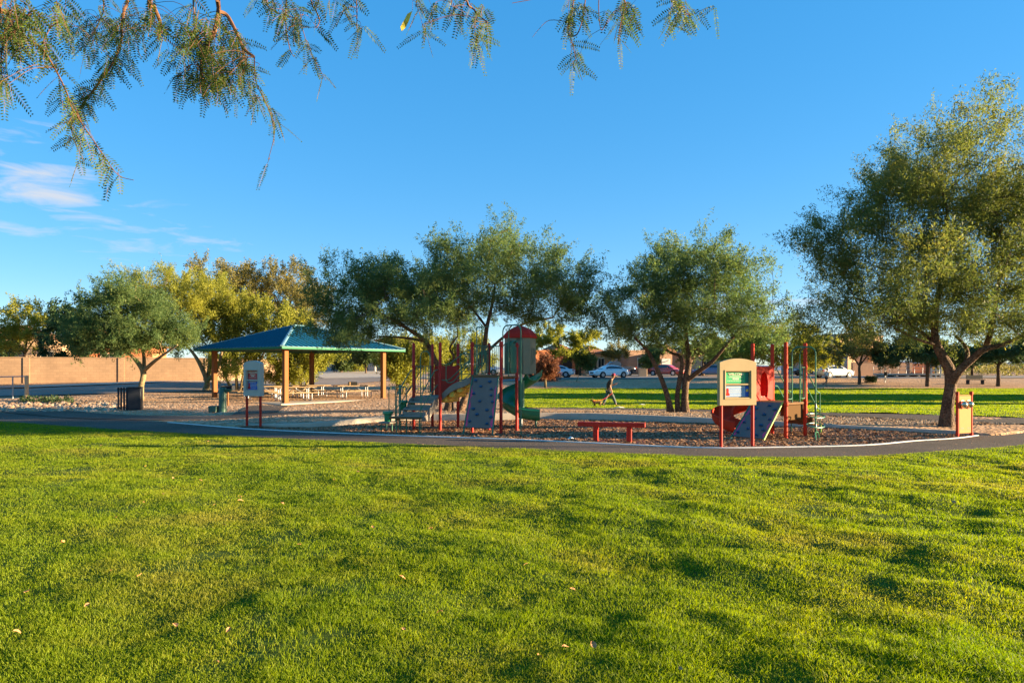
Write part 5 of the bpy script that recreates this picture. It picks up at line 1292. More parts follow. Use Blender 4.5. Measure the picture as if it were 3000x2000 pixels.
tree('mesquite_tree', 'rounded mesquite with three curved trunks growing right of the walking man', (1990, 1210), 27.3,
     [([(1965, 1212, 17), (1958, 1170, 13), (1938, 1110, 11), (1915, 1060, 10), (1895, 1025, 8), (1860, 990, 6, -.6)], True),
      ([(1988, 1213, 13), (1984, 1160, 11), (1992, 1110, 12), (1996, 1050, 7), (1960, 1030, 7, .5), (1925, 1000, 5, .8)], True),
      ([(2008, 1213, 19), (2006, 1165, 16), (2010, 1110, 16), (2018, 1060, 13), (2012, 1000, 10), (2005, 940, 8)], True),
      ([(2012, 1115, 12), (2050, 1085, 11, -.4), (2085, 1060, 9, -.8), (2120, 1020, 7, -1.2), (2150, 985, 5, -1.5)], True),
      ([(2018, 1065, 9), (2040, 1030, 8, .6), (2046, 1000, 6, 1)], True)],
     [(1890, 835, 80, 90), (1960, 780, 80, 90), (2030, 740, 70, 60), (2080, 800, 90, 85), (2150, 800, 70, 60), (2190, 850, 60, 55), (1835, 935, 90, 62), (1960, 900, 110, 90), (2070, 920, 120, 85), (2185, 945, 105, 60), (1930, 985, 90, 45), (2060, 1000, 110, 42), (2220, 800, 34, 22), (2280, 985, 70, 30)],
     'lf_mesq', 'bark', 102, 5200, 25, .26, .104, .24, 130, .8, thin=.22, shell=.75, wood=.62, group='mesquite trees round the play area')
tree('mesquite_tree', 'tallest mesquite with a thick forked trunk behind the mirror panel', (2772, 1246), 21.6,
     [([(2772, 1250, 27), (2776, 1190, 23), (2785, 1130, 22), (2782, 1085, 22), (2762, 1045, 19), (2742, 1000, 15), (2738, 930, 12), (2755, 840, 10), (2770, 740, 8), (2775, 620, 6)], True),
      ([(2785, 1125, 20), (2812, 1085, 16, -.3), (2850, 1050, 14, -.5), (2885, 1022, 12, -.8), (2935, 1010, 8, -1), (2990, 985, 6, -1.3), (3060, 950, 4, -1.5)], True),
      ([(2885, 1025, 12), (2900, 980, 11, -.4), (2915, 900, 9, 0), (2930, 800, 7, .3), (2950, 680, 5, .5)], True),
      ([(2820, 1080, 8), (2835, 1040, 8, .6), (2825, 1010, 7, .8), (2800, 985, 6, 1)], True),
      ([(2742, 1005, 9), (2680, 960, 7, .5), (2600, 910, 6, 1), (2500, 870, 4, 1.2)], True), ([(2740, 1010, 6), (2680, 990, 5, -.8), (2620, 960, 4, -1.3)], True)],
     [(2722, 375, 46, 62), (2735, 440, 70, 72), (2670, 500, 110, 80), (2800, 495, 90, 80), (2930, 510, 95, 75), (2970, 570, 120, 110), (2600, 555, 95, 85), (2520, 630, 100, 70), (2440, 680, 95, 45), (2660, 640, 150, 120), (2820, 640, 160, 130), (2980, 680, 140, 140), (2470, 760, 100, 70), (2600, 800, 140, 100), (2760, 810, 160, 115), (2920, 820, 140, 115), (3070, 740, 120, 180), (2470, 870, 110, 70), (2420, 935, 75, 50), (2570, 925, 150, 70), (2700, 940, 130, 75), (2860, 930, 140, 75), (3010, 920, 110, 100), (2355, 690, 40, 22), (2560, 540, 60, 40)],
     'lf_warm', 'bark', 103, 11500, 24, .30, .098, .23, 240, .75, thin=.30, shell=.75, wood=.72, group='mesquite trees round the play area')
tree('mesquite_tree', 'spreading dark green mesquite with a single trunk behind the litter bin', (412, 1173), 36,
     [([(410, 1175, 14), (414, 1130, 12), (420, 1090, 13), (398, 1055, 9), (372, 1030, 6)], True), ([(420, 1095, 10), (422, 1050, 8, .5), (415, 1010, 6, .8)], True), ([(422, 1085, 10), (450, 1060, 8, -.6), (478, 1040, 6, -1), (520, 1010, 4, -1.4)], True)],
     [(240, 960, 85, 60), (330, 890, 70, 60), (400, 870, 90, 60), (430, 950, 110, 65), (505, 965, 75, 60), (340, 985, 110, 48), (450, 1000, 110, 40), (240, 1010, 60, 30), (530, 985, 50, 40, 1.5)],
     'lf_mesq', 'bark_pale', 104, 4200, 22, .30, .13, .25, 80, .75, thin=.12, shell=.9, wood=.62, group='mesquite trees round the play area')
tree('palo_verde_tree', 'yellow green palo verde with a split pale trunk left of the pavilion', (603, 1156), 45,
     [([(600, 1158, 12), (607, 1120, 10), (590, 1075, 8), (570, 1040, 6), (545, 1010, 4)], True), ([(608, 1115, 8), (614, 1070, 7, .6), (622, 1020, 5, 1)], True), ([(606, 1118, 8), (636, 1080, 6, -.6), (650, 1030, 5, -1)], True)],
     [(400, 850, 70, 40), (470, 840, 90, 55), (550, 850, 100, 65), (620, 880, 90, 75), (530, 920, 90, 50), (600, 960, 80, 60, 1.5), (560, 1000, 60, 36, 1.5), (680, 920, 60, 60, 1)],
     'lf_yel', 'bark_pale', 105, 4200, 16, .32, .14, .22, 70, .8, up=.6, thin=.10, shell=.85)
tree('olive_tree', 'tall dry olive brown tree rising behind the shrubs and pavilion roof', (790, 1100), 62,
     [([(790, 1102, 9), (788, 1040, 8), (780, 960, 6), (760, 900, 4)], True), ([(788, 1040, 6), (830, 960, 5), (860, 900, 3)], True), ([(784, 1000, 5), (720, 930, 4), (680, 890, 3)], True)],
     [(570, 830, 60, 45), (650, 815, 80, 50), (720, 830, 80, 50), (800, 815, 70, 45), (870, 830, 80, 50), (930, 870, 60, 50), (660, 890, 110, 50), (790, 880, 130, 60), (900, 920, 80, 50)],
     'lf_brn', 'bark', 106, 4600, 15, .40, .18, .34, 110, .7, up=.5, thin=.16, shell=.9)
SG = 'large shrubs round the pavilion'
tree('desert_shrub', 'big upright yellow green shrub with many pale stems behind the left pavilion column', (700, 1152), 46,
     [([(680, 1154, 5), (660, 1100, 4), (630, 1020, 3)], True), ([(695, 1154, 6), (690, 1080, 4), (680, 980, 3)], True), ([(705, 1154, 6), (715, 1080, 4), (730, 980, 3)], True), ([(715, 1154, 5), (745, 1090, 4), (790, 1000, 3)], True)],
     [(640, 945, 75, 60), (720, 930, 75, 60), (800, 935, 75, 60), (680, 1010, 90, 60), (780, 1010, 90, 50), (690, 1070, 60, 40), (860, 960, 60, 45)],
     'lf_yel', 'bark_pale', 107, 4200, 15, .32, .13, .4, 90, .6, cat='shrub', group=SG, up=1.3, thin=.05)
tree('desert_shrub', 'dense golden shrub fanning out behind the middle of the pavilion', (878, 1140), 48,
     [([(870, 1144, 5), (850, 1100, 4), (820, 1050, 3)], True), ([(878, 1144, 5), (885, 1090, 4), (890, 1040, 3)], True), ([(886, 1144, 5), (915, 1095, 4), (950, 1045, 3)], True)],
     [(850, 1050, 60, 45), (920, 1040, 65, 45), (880, 1090, 55, 40), (970, 1030, 40, 30), (820, 1090, 40, 40)],
     'lf_yel', 'bark_pale', 108, 2600, 15, .28, .125, .4, 60, .6, cat='shrub', group=SG, up=1.2, thin=.04)
tree('desert_shrub', 'tall yellow shrub tree with white stems between pavilion and play structure', (1175, 1152), 43.5,
     [([(1168, 1154, 6), (1160, 1110, 5), (1140, 1060, 3)], True), ([(1180, 1154, 6), (1190, 1110, 5), (1200, 1050, 3)], True), ([(1186, 1154, 5), (1220, 1110, 4), (1250, 1050, 3)], True), ([(1172, 1154, 5), (1172, 1090, 4), (1176, 1040, 3)], True)],
     [(1150, 1050, 50, 50), (1210, 1040, 65, 55), (1180, 1090, 50, 40), (1265, 1040, 50, 50)],
     'lf_yel', 'bark_pale', 109, 2600, 15, .26, .12, .4, 60, .6, cat='shrub', group=SG, up=1.2, thin=.05)
tree('desert_shrub', 'golden leaved shrub seen through the posts behind the red panel', (1335, 1146), 50,
     [([(1320, 1148, 5), (1310, 1110, 5), (1290, 1060, 3)], True), ([(1340, 1148, 5), (1350, 1100, 5), (1360, 1040, 3)], True)],
     [(1290, 1040, 60, 50), (1360, 1020, 60, 55), (1340, 1085, 55, 45), (1410, 1040, 40, 50), (1300, 1100, 40, 35)],
     'lf_yel', 'bark_pale', 110, 2600, 15, .28, .125, .4, 60, .6, cat='shrub', group=SG, up=1.0, thin=.05)
BG = 'street trees in front of the houses'
def bgt(name, label, base, D, blobs, lf, seed, n=900, size=.26, bark='bark', trunk=5, cat='tree', up=.4, thin=.15, fork=True, spread=.42, depth=.8, tilt=0):
    bx, by = base; top = min(b[1] for b in blobs); cx_ = sum(b[0] for b in blobs)/len(blobs); low = max(b[1]+b[3]*.5 for b in blobs)
    fy = by-(by-low)*.8 if low < by else by-8
    L = [([(bx, by+1, trunk), (bx+tilt*.5, (by+fy)/2, trunk*.85), (bx+tilt, fy, trunk*.75), ((bx+cx_)/2+10, (fy+top)/2, trunk*.5)], True)]
    if fork: L += [([(bx+tilt, fy, trunk*.6), (bx+tilt-22, (fy*2+top)/3, trunk*.4), (bx+tilt-40, (fy+top)/2, trunk*.3)], True), ([(bx+tilt, fy, trunk*.6), (bx+tilt+24, (fy*2+top)/3, trunk*.4), (bx+tilt+45, (fy+top)/2, trunk*.3)], True)]
    return tree(name, label, base, D, L, blobs, lf, bark, seed, n, 13, spread, size, .36, 45, depth, cat, BG if cat == 'tree' else 'clipped and low shrubs near the street', up, thin, .012, .9)
bgt('street_tree', 'sparse yellow tree in front of the house at the far left', (72, 1112), 58, [(70, 930, 60, 50), (25, 960, 50, 45), (120, 960, 45, 50), (70, 1000, 80, 40)], 'lf_yel', 201, 1000, .20, thin=.4)
bgt('street_tree', 'dense dark hedge like tree above the middle of the block wall', (245, 1110), 56, [(190, 930, 60, 45), (250, 950, 70, 60), (300, 1000, 80, 50), (190, 1010, 70, 50)], 'lf_dark', 202, 1700, .26, thin=.1)
bgt('dark_bush', 'dark rounded bush behind the wall at the far left', (15, 1100), 60, [(10, 1010, 50, 50), (-40, 1020, 40, 40)], 'lf_dark', 203, 700, .24, cat='shrub', fork=False)
bgt('dark_bush', 'tall clipped dark bush beside the garage driveway', (1000, 1090), 84, [(1000, 1060, 24, 32)], 'lf_hedge', 204, 700, .28, cat='shrub', fork=False, thin=0)
bgt('street_tree', 'small round dark tree framed under the right side of the pavilion roof', (1072, 1098), 80, [(1055, 1045, 28, 24), (1085, 1045, 28, 22), (1070, 1030, 24, 20), (1105, 1055, 18, 12)], 'lf_hedge', 205, 900, .26, trunk=3, thin=.05)
bgt('low_bush', 'small bright green bush at the foot of the garage wall', (1060, 1090), 86, [(1060, 1080, 14, 10), (1030, 1078, 10, 10)], 'lf_yel', 206, 260, .2, cat='shrub', fork=False, trunk=2)
bgt('street_tree', 'bright yellow green tree before the orange house', (1628, 1086), 92, [(1640, 985, 55, 30), (1700, 1000, 50, 30), (1590, 985, 40, 30), (1660, 1030, 50, 22), (1740, 985, 30, 22), (1560, 1010, 36, 24)], 'lf_yel', 207, 1300, .3, trunk=4, thin=.2)
bgt('low_bush', 'grey green weeping bush between the white sedans', (1700, 1092), 93, [(1690, 1048, 26, 30), (1725, 1060, 22, 22)], 'lf_mesq', 208, 700, .26, cat='shrub', fork=False, trunk=3)
bgt('rust_sapling', 'rust red sapling on a thin white trunk beside the domed hood', (1598, 1140), 67, [(1592, 1085, 30, 28), (1612, 1078, 22, 22), (1598, 1060, 20, 16)], 'lf_rust', 209, 1100, .17, bark='bark_pale', trunk=5, thin=.1, spread=.3)
bgt('dark_bush', 'dark red brown bush on the verge left of the rust sapling', (1575, 1112), 74, [(1580, 1095, 24, 18), (1610, 1098, 22, 14)], 'lf_rust', 210, 500, .2, cat='shrub', fork=False, trunk=2)
bgt('street_tree', 'thin pale nearly leafless tree before the brown stucco house', (1812, 1090), 94, [(1810, 1025, 30, 25), (1835, 1030, 20, 20), (1785, 1030, 20, 20)], 'lf_brn', 211, 360, .24, bark='bark_pale', trunk=3, thin=.4)
bgt('street_tree', 'dull green tree between the brown house and the red car', (1910, 1094), 93, [(1905, 1055, 22, 30), (1925, 1040, 22, 24)], 'lf_mesq', 212, 600, .26, trunk=3)
bgt('street_tree', 'dark olive tree on the street verge behind the twin trunked mesquite', (2060, 1098), 92, [(2070, 1020, 50, 34), (2010, 1030, 40, 30), (2120, 1030, 50, 30)], 'lf_brn', 213, 1100, .3, trunk=4)
PV = 'palo verde'
bgt('palo_verde_tree', 'wide golden palo verde behind the small play structure', (2300, 1112), 76, [(2330, 985, 60, 34), (2270, 1015, 70, 34), (2390, 1015, 60, 40), (2200, 1035, 60, 28), (2420, 1050, 45, 30), (2340, 1050, 90, 30)], 'lf_yel', 214, 2300, .26, bark='bark_pale', trunk=6, thin=.08)
bgt('palo_verde_tree', 'second golden palo verde on the verge left of the small play structure', (2170, 1110), 78, [(2160, 1025, 55, 36), (2110, 1040, 40, 28), (2210, 1000, 50, 30), (2240, 970, 40, 22)], 'lf_yel', 215, 1300, .26, bark='bark_pale', trunk=5, thin=.1)
bgt('street_tree', 'open branching tree before the tall two storey house', (2518, 1116), 70, [(2490, 1010, 50, 34), (2550, 1015, 50, 34), (2460, 1040, 40, 26), (2590, 1050, 36, 22), (2520, 980, 40, 26)], 'lf_brn', 216, 900, .24, trunk=5, thin=.3)
bgt('mesquite_tree', 'flat topped dark mesquite left of the thick trunk on the far verge', (2717, 1123), 68, [(2650, 1035, 60, 32), (2710, 1025, 65, 34), (2610, 1045, 40, 24), (2760, 1040, 50, 28), (2680, 1005, 50, 24)], 'lf_dark', 217, 2200, .24, trunk=6, thin=.08)
bgt('mesquite_tree', 'dark mesquite with a slim straight trunk at the right edge of the far lawn', (2925, 1121), 68, [(2900, 1030, 70, 32), (2960, 1022, 65, 34), (2850, 1042, 50, 28), (3020, 1035, 60, 32)], 'lf_dark', 218, 2200, .24, trunk=6, thin=.1)
bgt('mesquite_tree', 'small forked mesquite behind the dark park bench', (2848, 1101), 82, [(2820, 1045, 50, 26), (2880, 1040, 50, 26), (2800, 1060, 40, 18)], 'lf_dark', 219, 1300, .26, trunk=5, thin=.1)
def hedge():
    p = on(2550, 1122); rng = np.random.default_rng(9); r_ = thing('clipped_hedge', 'small square clipped hedge beside the runner path', 'hedge', p)
    C = np.stack([rng.uniform(-.55, .55, 260), rng.uniform(-.4, .4, 260), rng.uniform(.12, .72, 260)], -1); V = leaf_quads(C, 14, .10, .10, .5, rng)
    np_mesh('foliage', V, M['lf_hedge'], quads=np.arange(len(V)).reshape(-1, 4), parent=r_)
    b = MB()
    for k in range(7): b.tube([(rng.uniform(-.2, .2), rng.uniform(-.15, .15), -.05), (rng.uniform(-.45, .45), rng.uniform(-.3, .3), .55)], .014, 5)
    b.build('stem', M['bark'], r_)
hedge()
def scrub():
    """desert brush: a far mass past the right end of the lawn, and low weeds among the river rocks"""
    rng = np.random.default_rng(12); n = 1500; D = rng.uniform(88, 260, n); px = rng.uniform(2700, 3150, n); X = (px-1500)/F*D
    C = np.stack([X, D, zg(X, D)+rng.uniform(.1, 1.7, n)], -1); V = leaf_quads(C, 16, .55, .34, .4, rng, .7)
    tag(np_mesh('desert_scrub', V, M['lf_brn'], quads=np.arange(len(V)).reshape(-1, 4)), label='band of olive desert brush beyond the right end of the lawn', kind='stuff')
    n = 150; px = rng.uniform(60, 215, n); D = rng.uniform(34, 36, n); X = (px-1500)/F*D; C = np.stack([X, D, zg(X, D)+rng.uniform(.03, .22, n)], -1); V = leaf_quads(C, 14, .14, .10, .35, rng, .6)
    tag(np_mesh('ground_cover', V, M['lf_dark'], quads=np.arange(len(V)).reshape(-1, 4)), label='low green weeds creeping over the river rocks', kind='stuff')
scrub()
def hills():
    for k, (y, h, sd) in enumerate(((2400, 46, 3), (2800, 70, 4))):
        x = np.linspace(-2600, 2600, 160); z = (vnoise(x, x*0+y, 420, sd)*.6+vnoise(x, x*0, 130, sd+1)*.4)*h*(np.clip((x-600)/900, .12, 1))
        X = np.stack([x, x, x]); Y = np.stack([x*0+y, x*0+y+300, x*0+y+600]); Z = np.stack([x*0-12, z, x*0-12])
        tag(grid_sheet('hills', X, Y, Z, plainget('hill_haze_rock', (.20, .20, .24))), label='low desert hills tinted with blue haze on the horizon', kind='structure')  # bluish grey puts distance haze into the rock colour
hills()

# ------------------------------------------------------------------ tree that overhangs the view; its trunk stands left of the camera
def overhang():
    rng = np.random.default_rng(77); tx, ty = -4.4, 1.6
    t = thing('mesquite_tree', 'overhanging mesquite whose feathery twigs hang down across the top of the sky', 'tree', (tx, ty, 0), 0); off = np.array([tx, ty, 0])
    W = MB(); TW = MB(); WL = []
    bough = [(-4.4, 1.6, -.1), (-4.3, 1.7, 1.4), (-4.0, 1.9, 2.8), (-3.3, 2.2, 3.75), (-2.3, 2.4, 4.15), (-1.2, 2.5, 4.2), (-.1, 2.5, 4.1), (.9, 2.6, 4.0), (1.6, 2.7, 4.05), (2.3, 2.8, 4.2), (2.9, 2.8, 4.45)]
    sp, sr = smooth_path([Vector(p)-Vector(off) for p in bough], [.19, .16, .13, .10, .075, .055, .04, .028, .017, .010, .004]); W.tube(sp, sr, 10)
    BN = np.array([np.array(p)+off for p in sp])
    def limb(pts, D, r0, r1, wood=W, join=True):
        pp = [np.array(P(x, y, D+rng.normal()*.04)) for x, y in pts]; n = len(pp)
        rr = [r0+(r1-r0)*i/(n-1) for i in range(n)]
        if join:
            q = pp[0]; d = np.linalg.norm(BN-q, axis=1)+.5*np.abs(BN[:, 0]-q[0]); i = int(np.argmin(d)); m = (BN[i]+q)/2+np.array([0, .05, .12]); pp = [BN[i], m]+pp; rr = [r0*1.15, r0*1.08]+rr
        s, r_ = smooth_path([Vector(p-off) for p in pp], rr); wood.tube(s, r_, 7); WL.extend(np.array(v)+off for v in s); return pp
    big = [([(632, -60), (638, 0), (640, 32), (628, 95), (612, 122), (592, 180), (590, 215), (598, 268)], 2.55, .0095, .0055), ([(440, -30), (452, 20), (468, 60), (470, 84), (466, 110)], 2.4, .007, .004),
           ([(375, -40), (364, 30), (356, 80), (355, 120), (330, 185), (285, 250), (232, 320), (206, 372)], 2.7, .006, .0022), ([(8, -30), (22, 40), (45, 95)], 2.2, .008, .006)]
    subs = [([(640, 34), (665, 46), (690, 90), (712, 140), (745, 168)], 2.55, .0075, .005), ([(22, 40), (60, 100), (120, 140), (160, 200), (195, 270), (208, 310), (255, 385), (300, 450), (345, 512), (392, 528)], 2.25, .0035, .001),
            ([(745, 168), (750, 240), (778, 300), (800, 358), (803, 400), (786, 468)], 2.55, .0022, .0009), ([(206, 372), (215, 400), (232, 445), (245, 470)], 2.7, .0016, .0009),
            ([(22, 40), (10, 120), (2, 200), (18, 250)], 2.2, .003, .0012), ([(120, 140), (150, 80), (190, 60)], 2.25, .002, .001), ([(598, 200), (560, 190), (520, 230)], 2.55, .002, .001), ([(700, 115), (720, 190), (690, 260)], 2.55, .002, .001)]
    hang_ = [([(300, -30), (292, 60), (270, 100)], 2.8, .003, .0014), ([(565, -30), (575, 60), (572, 100)], 2.5, .003, .0014), ([(838, -40), (836, 60), (848, 140), (862, 168)], 2.9, .003, .0012), ([(905, -30), (925, 30), (936, 60), (928, 82)], 2.8, .003, .0014), ([(780, -30), (800, 30), (870, 55)], 2.8, .003, .0014),
             ([(880, 60), (900, 130), (930, 190), (955, 238)], 2.8, .0016, .0008), ([(1042, -30), (1046, 30), (1045, 82)], 2.7, .0024, .0012), ([(1220, -30), (1222, 20)], 2.6, .002, .001), ([(1325, -30), (1330, 20)], 2.6, .002, .001), ([(1365, -40), (1390, 30), (1428, 66)], 2.5, .004, .002),
             ([(1680, -30), (1668, 50), (1665, 98), (1690, 102), (1708, 50), (1718, -30)], 2.6, .0026, .0022), ([(1756, -30), (1757, 70), (1764, 90)], 2.7, .002, .001), ([(1665, 98), (1678, 130), (1688, 180), (1706, 236)], 2.6, .0018, .0008), ([(1830, -30), (1826, 40), (1815, 90), (1812, 130)], 2.65, .003, .0012), ([(1960, -40), (1990, 20), (2022, 48)], 2.7, .003, .0014), ([(1665, 65), (1610, 60), (1580, 85), (1560, 110)], 2.6, .0014, .0006), ([(1600, -40), (1590, -10), (1500, 10)], 2.6, .002, .001)]
    for p, D, a, c in big: limb(p, D, a, c)
    for p, D, a, c in subs: limb(p, D, a, c, TW, False)
    for p, D, a, c in hang_: limb(p, D, a, c, TW, p[0][1] < 0)
    Vs = []; WN = np.array(WL)
    Dn = {id(x): 0 for x in ()}
    def pinna(base, d, L, n):
        """feather of paired leaflets hanging from base along d (world)"""
        d = d/np.linalg.norm(d); f = rng.normal(size=3); w = np.cross(d, f); w /= np.linalg.norm(w); sag = np.array([0, 0, -1.0])
        pts = []
        for i in range(n):
            s = (i+.6)/n; p = base+d*L*s+sag*L*.18*s*s; ll = .0190*(1-.45*abs(2*s-.9))*rng.uniform(.85, 1.15)
            for sg in (-1, 1):
                u = w*sg*.9+d*.38; u /= np.linalg.norm(u); wd = np.cross(u, np.cross(w, d)+rng.normal(size=3)*.25); wd /= np.linalg.norm(wd)
                a = p+u*.001; Vs.append([a, a+u*ll*.5+wd*.0026, a+u*ll, a+u*ll*.5-wd*.0026])
            pts.append(p)
        TW.tube([Vector(base-off)]+[Vector(p-off) for p in pts[::3]], .0006, 3, caps=False)
    def spray(x, y, D, ang=None, k=2, L=None):
        b = np.array(P(x, y, D+rng.normal()*.08))
        i = int(np.argmin(np.linalg.norm(WN-b, axis=1))); q = WN[i]; dl = np.linalg.norm(q-b)
        if dl > .012: md = (q+b)/2+np.array([rng.normal()*.01, 0, .12*dl]); sp_, sr_ = smooth_path([Vector(q-off), Vector(md-off), Vector(b-off)], [.0011, .0009, .0007], 3); TW.tube(sp_, sr_, 4, caps=False)
        for j in range(k):
            a = (rng.uniform(-1.0, 1.0) if ang is None else ang+rng.normal()*.35)+(j-(k-1)/2)*.5
            d = np.array([math.sin(a), rng.normal()*.35, -math.cos(a)*1.0]); l = (L or rng.uniform(.05, .115)); pinna(b, d, l, int(l/.0072))
    def along(pts, D, step, ang=None, start=0):
        for (x0, y0), (x1, y1) in zip(pts[:-1], pts[1:]):
            n = max(1, int(math.hypot(x1-x0, y1-y0)/(step*1.25)))
            for i in range(n):
                f = (i+rng.random())/n; y = y0+(y1-y0)*f
                if y > start-30: spray(x0+(x1-x0)*f+rng.normal()*5, y, D, ang, 2 if rng.random() < .6 else 3)
    mat_0 = [(1010, 30, 30, 30, 6, 2.7), (960, 20, 30, 20, 5, 2.8), (1240, 15, 40, 20, 8, 2.6), (1400, 30, 40, 30, 8, 2.5), (1690, 40, 40, 30, 8, 2.6), (1840, 15, 40, 20, 8, 2.65), (2010, 20, 50, 25, 8, 2.7)]
    along(big[2][0], 2.7, 15); along(subs[1][0][1:], 2.25, 22); along(big[1][0], 2.4, 26); along(subs[0][0], 2.55, 14); along(big[0][0][3:], 2.55, 11); along(subs[4][0], 2.2, 13); along(subs[6][0], 2.55, 12); along(subs[7][0], 2.55, 13); along(subs[5][0], 2.25, 22)
    along(subs[2][0][:4], 2.55, 30); along(subs[3][0], 2.7, 34)
    for p, D, a, c in hang_[:6]: along(p, D, 22)
    for k in (6, 9, 13, 14): along(hang_[k][0], hang_[k][1], 20)
    along(hang_[10][0][:3], 2.6, 32); along(hang_[12][0], 2.6, 38); along(hang_[7][0], 2.6, 30); along(hang_[8][0], 2.6, 34)
    # thick mats of leaf near the top edge
    def mat_(cx_, cy_, rx, ry, n, D):
        for _ in range(int(n*.56)): spray(cx_+rng.normal()*rx*.5, cy_+rng.normal()*ry*.5, D+rng.normal()*.1, None, 2)
    for q in mat_0: mat_(*q)
    mat_(40, 60, 70, 90, 70, 2.2); mat_(120, 40, 80, 50, 22, 2.25); mat_(260, 70, 90, 60, 34, 2.8); mat_(420, 60, 90, 50, 34, 2.5); mat_(560, 90, 60, 80, 36, 2.5); mat_(620, 130, 90, 80, 60, 2.55); mat_(640, 220, 70, 60, 46, 2.55); mat_(740, 270, 40, 40, 10, 2.55); mat_(550, 190, 40, 50, 16, 2.55)
    mat_(790, 20, 60, 30, 14, 2.8); mat_(860, 40, 60, 40, 12, 2.8); mat_(340, 170, 40, 40, 16, 2.7); mat_(240, 290, 40, 40, 18, 2.7); mat_(255, 110, 50, 40, 12, 2.8); mat_(5, 250, 30, 40, 8, 2.2)
    mat_(1080, 65, 30, 30, 5, 2.7); mat_(1235, 60, 30, 40, 6, 2.6); mat_(1330, 20, 20, 20, 5, 2.6); mat_(1410, 95, 35, 45, 14, 2.5); mat_(1700, 15, 40, 20, 6, 2.6); mat_(1820, 30, 30, 25, 9, 2.65); mat_(1990, 30, 40, 30, 12, 2.7); mat_(1960, 60, 20, 20, 4, 2.7); mat_(780, 480, 14, 12, 3, 2.55); mat_(1700, 150, 16, 20, 3, 2.6); mat_(795, 340, 18, 16, 4, 2.55)
    for p in BN[8:]:                          # foliage along the bough itself, above the view
        for _ in range(9):
            b = p+rng.normal(size=3)*np.array([.22, .22, .10])+np.array([0, 0, .05]); b[2] = max(b[2], H+(HY+60)/F*b[1]+.05)
            md = (p+b)/2+np.array([0, 0, .06]); sp_, sr_ = smooth_path([Vector(p-off), Vector(md-off), Vector(b-off)], [.002, .0014, .0009], 3); TW.tube(sp_, sr_, 4, caps=False)
            for j in range(3):
                a = rng.uniform(0, 6.28); l = rng.uniform(.05, .10); pinna(b, np.array([math.cos(a), math.sin(a), -.25]), l, int(l/.0072))
    V = np.array(Vs).reshape(-1, 3)-off
    W.build('trunk', M['twig'], t, smooth=True, fixn=False); TW.build('twig', M['twig'], t, smooth=True, fixn=False)
    np_mesh('leaflet', V, M['pinna'], quads=np.arange(len(V)).reshape(-1, 4), parent=t)
    b = MB(); q = np.array(P(1190, 62, 2.7))-off; b.add([Vector(q)+Vector(v) for v in ((-.018, 0, -.042), (-.004, .012, -.02), (.012, 0, .002), (.026, -.008, .036), (.004, .004, .03), (-.010, 0, .0), (-.024, .006, -.02))], [(0, 1, 6), (1, 2, 5, 6), (2, 3, 4, 5)])
    o = b.build('yellow_leaf', M['yellow_leaf'], t); b = MB(); b.tube([Vector(q)+Vector((.026, -.008, .036)), Vector(q)+Vector((.03, 0, .2))], .0006, 4); b.build('stalk', M['twig'], o); o.children[0].matrix_parent_inverse = Matrix.Identity(4); o['label'] = 'single bright yellow leaf'
overhang()

# ------------------------------------------------------------------ dry leaves and small litter on the ground
def leaf_mesh(i):
    rng = random.Random(i); b = MB(); L, Wd = .085, .030; n = 6; vs = []
    for k in range(n+1):
        s = k/n; w = Wd*math.sin(math.pi*min(1, s*.92+.06))**.8; z = .018*math.sin(s*3+i)+.012*s
        vs += [(s*L-L/2, -w, z+.012+rng.uniform(-.003, .003)), (s*L-L/2, 0, z), (s*L-L/2, w, z+.010+rng.uniform(-.003, .003))]
    b.add(vs, [(3*k+a, 3*k+3+a, 3*k+4+a, 3*k+1+a) for k in range(n) for a in (0, 1)]); return b
LP = [(1540, 1662), (1675, 1722), (2236, 1583), (676, 1864), (660, 1540), (192, 1595), (330, 1686), (418, 1668), (416, 1700), (60, 1875), (264, 1790), (1186, 1850), (1262, 1552), (705, 1458), (630, 1484), (708, 1470), (830, 1478), (980, 1408), (510, 1408), (590, 1412), (425, 1480), (345, 1525), (482, 1458), (985, 1296), (612, 1296), (1050, 1387), (1095, 1552), (300, 1312), (1655, 1905), (1738, 1902), (1578, 1934), (430, 1366), (1360, 1355), (2010, 1355), (2190, 1366), (1860, 1490), (1545, 1366), (2650, 1812), (2940, 1540), (1290, 1800), (520, 1840), (1990, 1980), (640, 1960), (2790, 1480), (880, 1600), (1800, 1630), (1180, 1700), (90, 1740)]
lm = {}
for i, (x, y) in enumerate(LP):
    p = G(x, y); k = i % 3
    if k not in lm: o = leaf_mesh(k).build('dry_leaf', M['dry_leaf']); lm[k] = o
    else: o = lm[k].copy(); COL.objects.link(o)
    zz = float(lawn_relief(np.array([p.x]), np.array([p.y]))[0])+.042; s = random.uniform(.35, .7)*(1.25 if y < 1500 else 1)
    o.location = (p.x, p.y-.04, zz); o.rotation_euler = (random.uniform(-.5, .5), random.uniform(-.6, .3), random.uniform(0, 6.28)); o.scale = (s, s, s)
    tag(o, 'curled dry tan leaf lying on the green lawn', 'leaf', 'dry leaves scattered on the lawn')
for i, (x, y, w, lab) in enumerate(((1671, 1291, .10, 'scrap of white paper on the chips near the front curb'), (1812, 1198, .3, 'flat white scrap lying on the back path below the man'), (1878, 1189, .3, 'crumpled pale scrap on the far lawn beside the mesquite'))):
    p = on(x, y); b = MB(); b.add([(-w, -.1, .02), (w*.2, -.14, .05), (w, .0, .03), (w*.7, .14, .06), (-w*.3, .1, .03), (0, 0, .09)], [(0, 1, 5), (1, 2, 5), (2, 3, 5), (3, 4, 5), (4, 0, 5)])
    o = b.build('paper_scrap', M['white_cloth']); o.location = p+Vector((0, 0, .03)); tag(o, lab, 'litter')

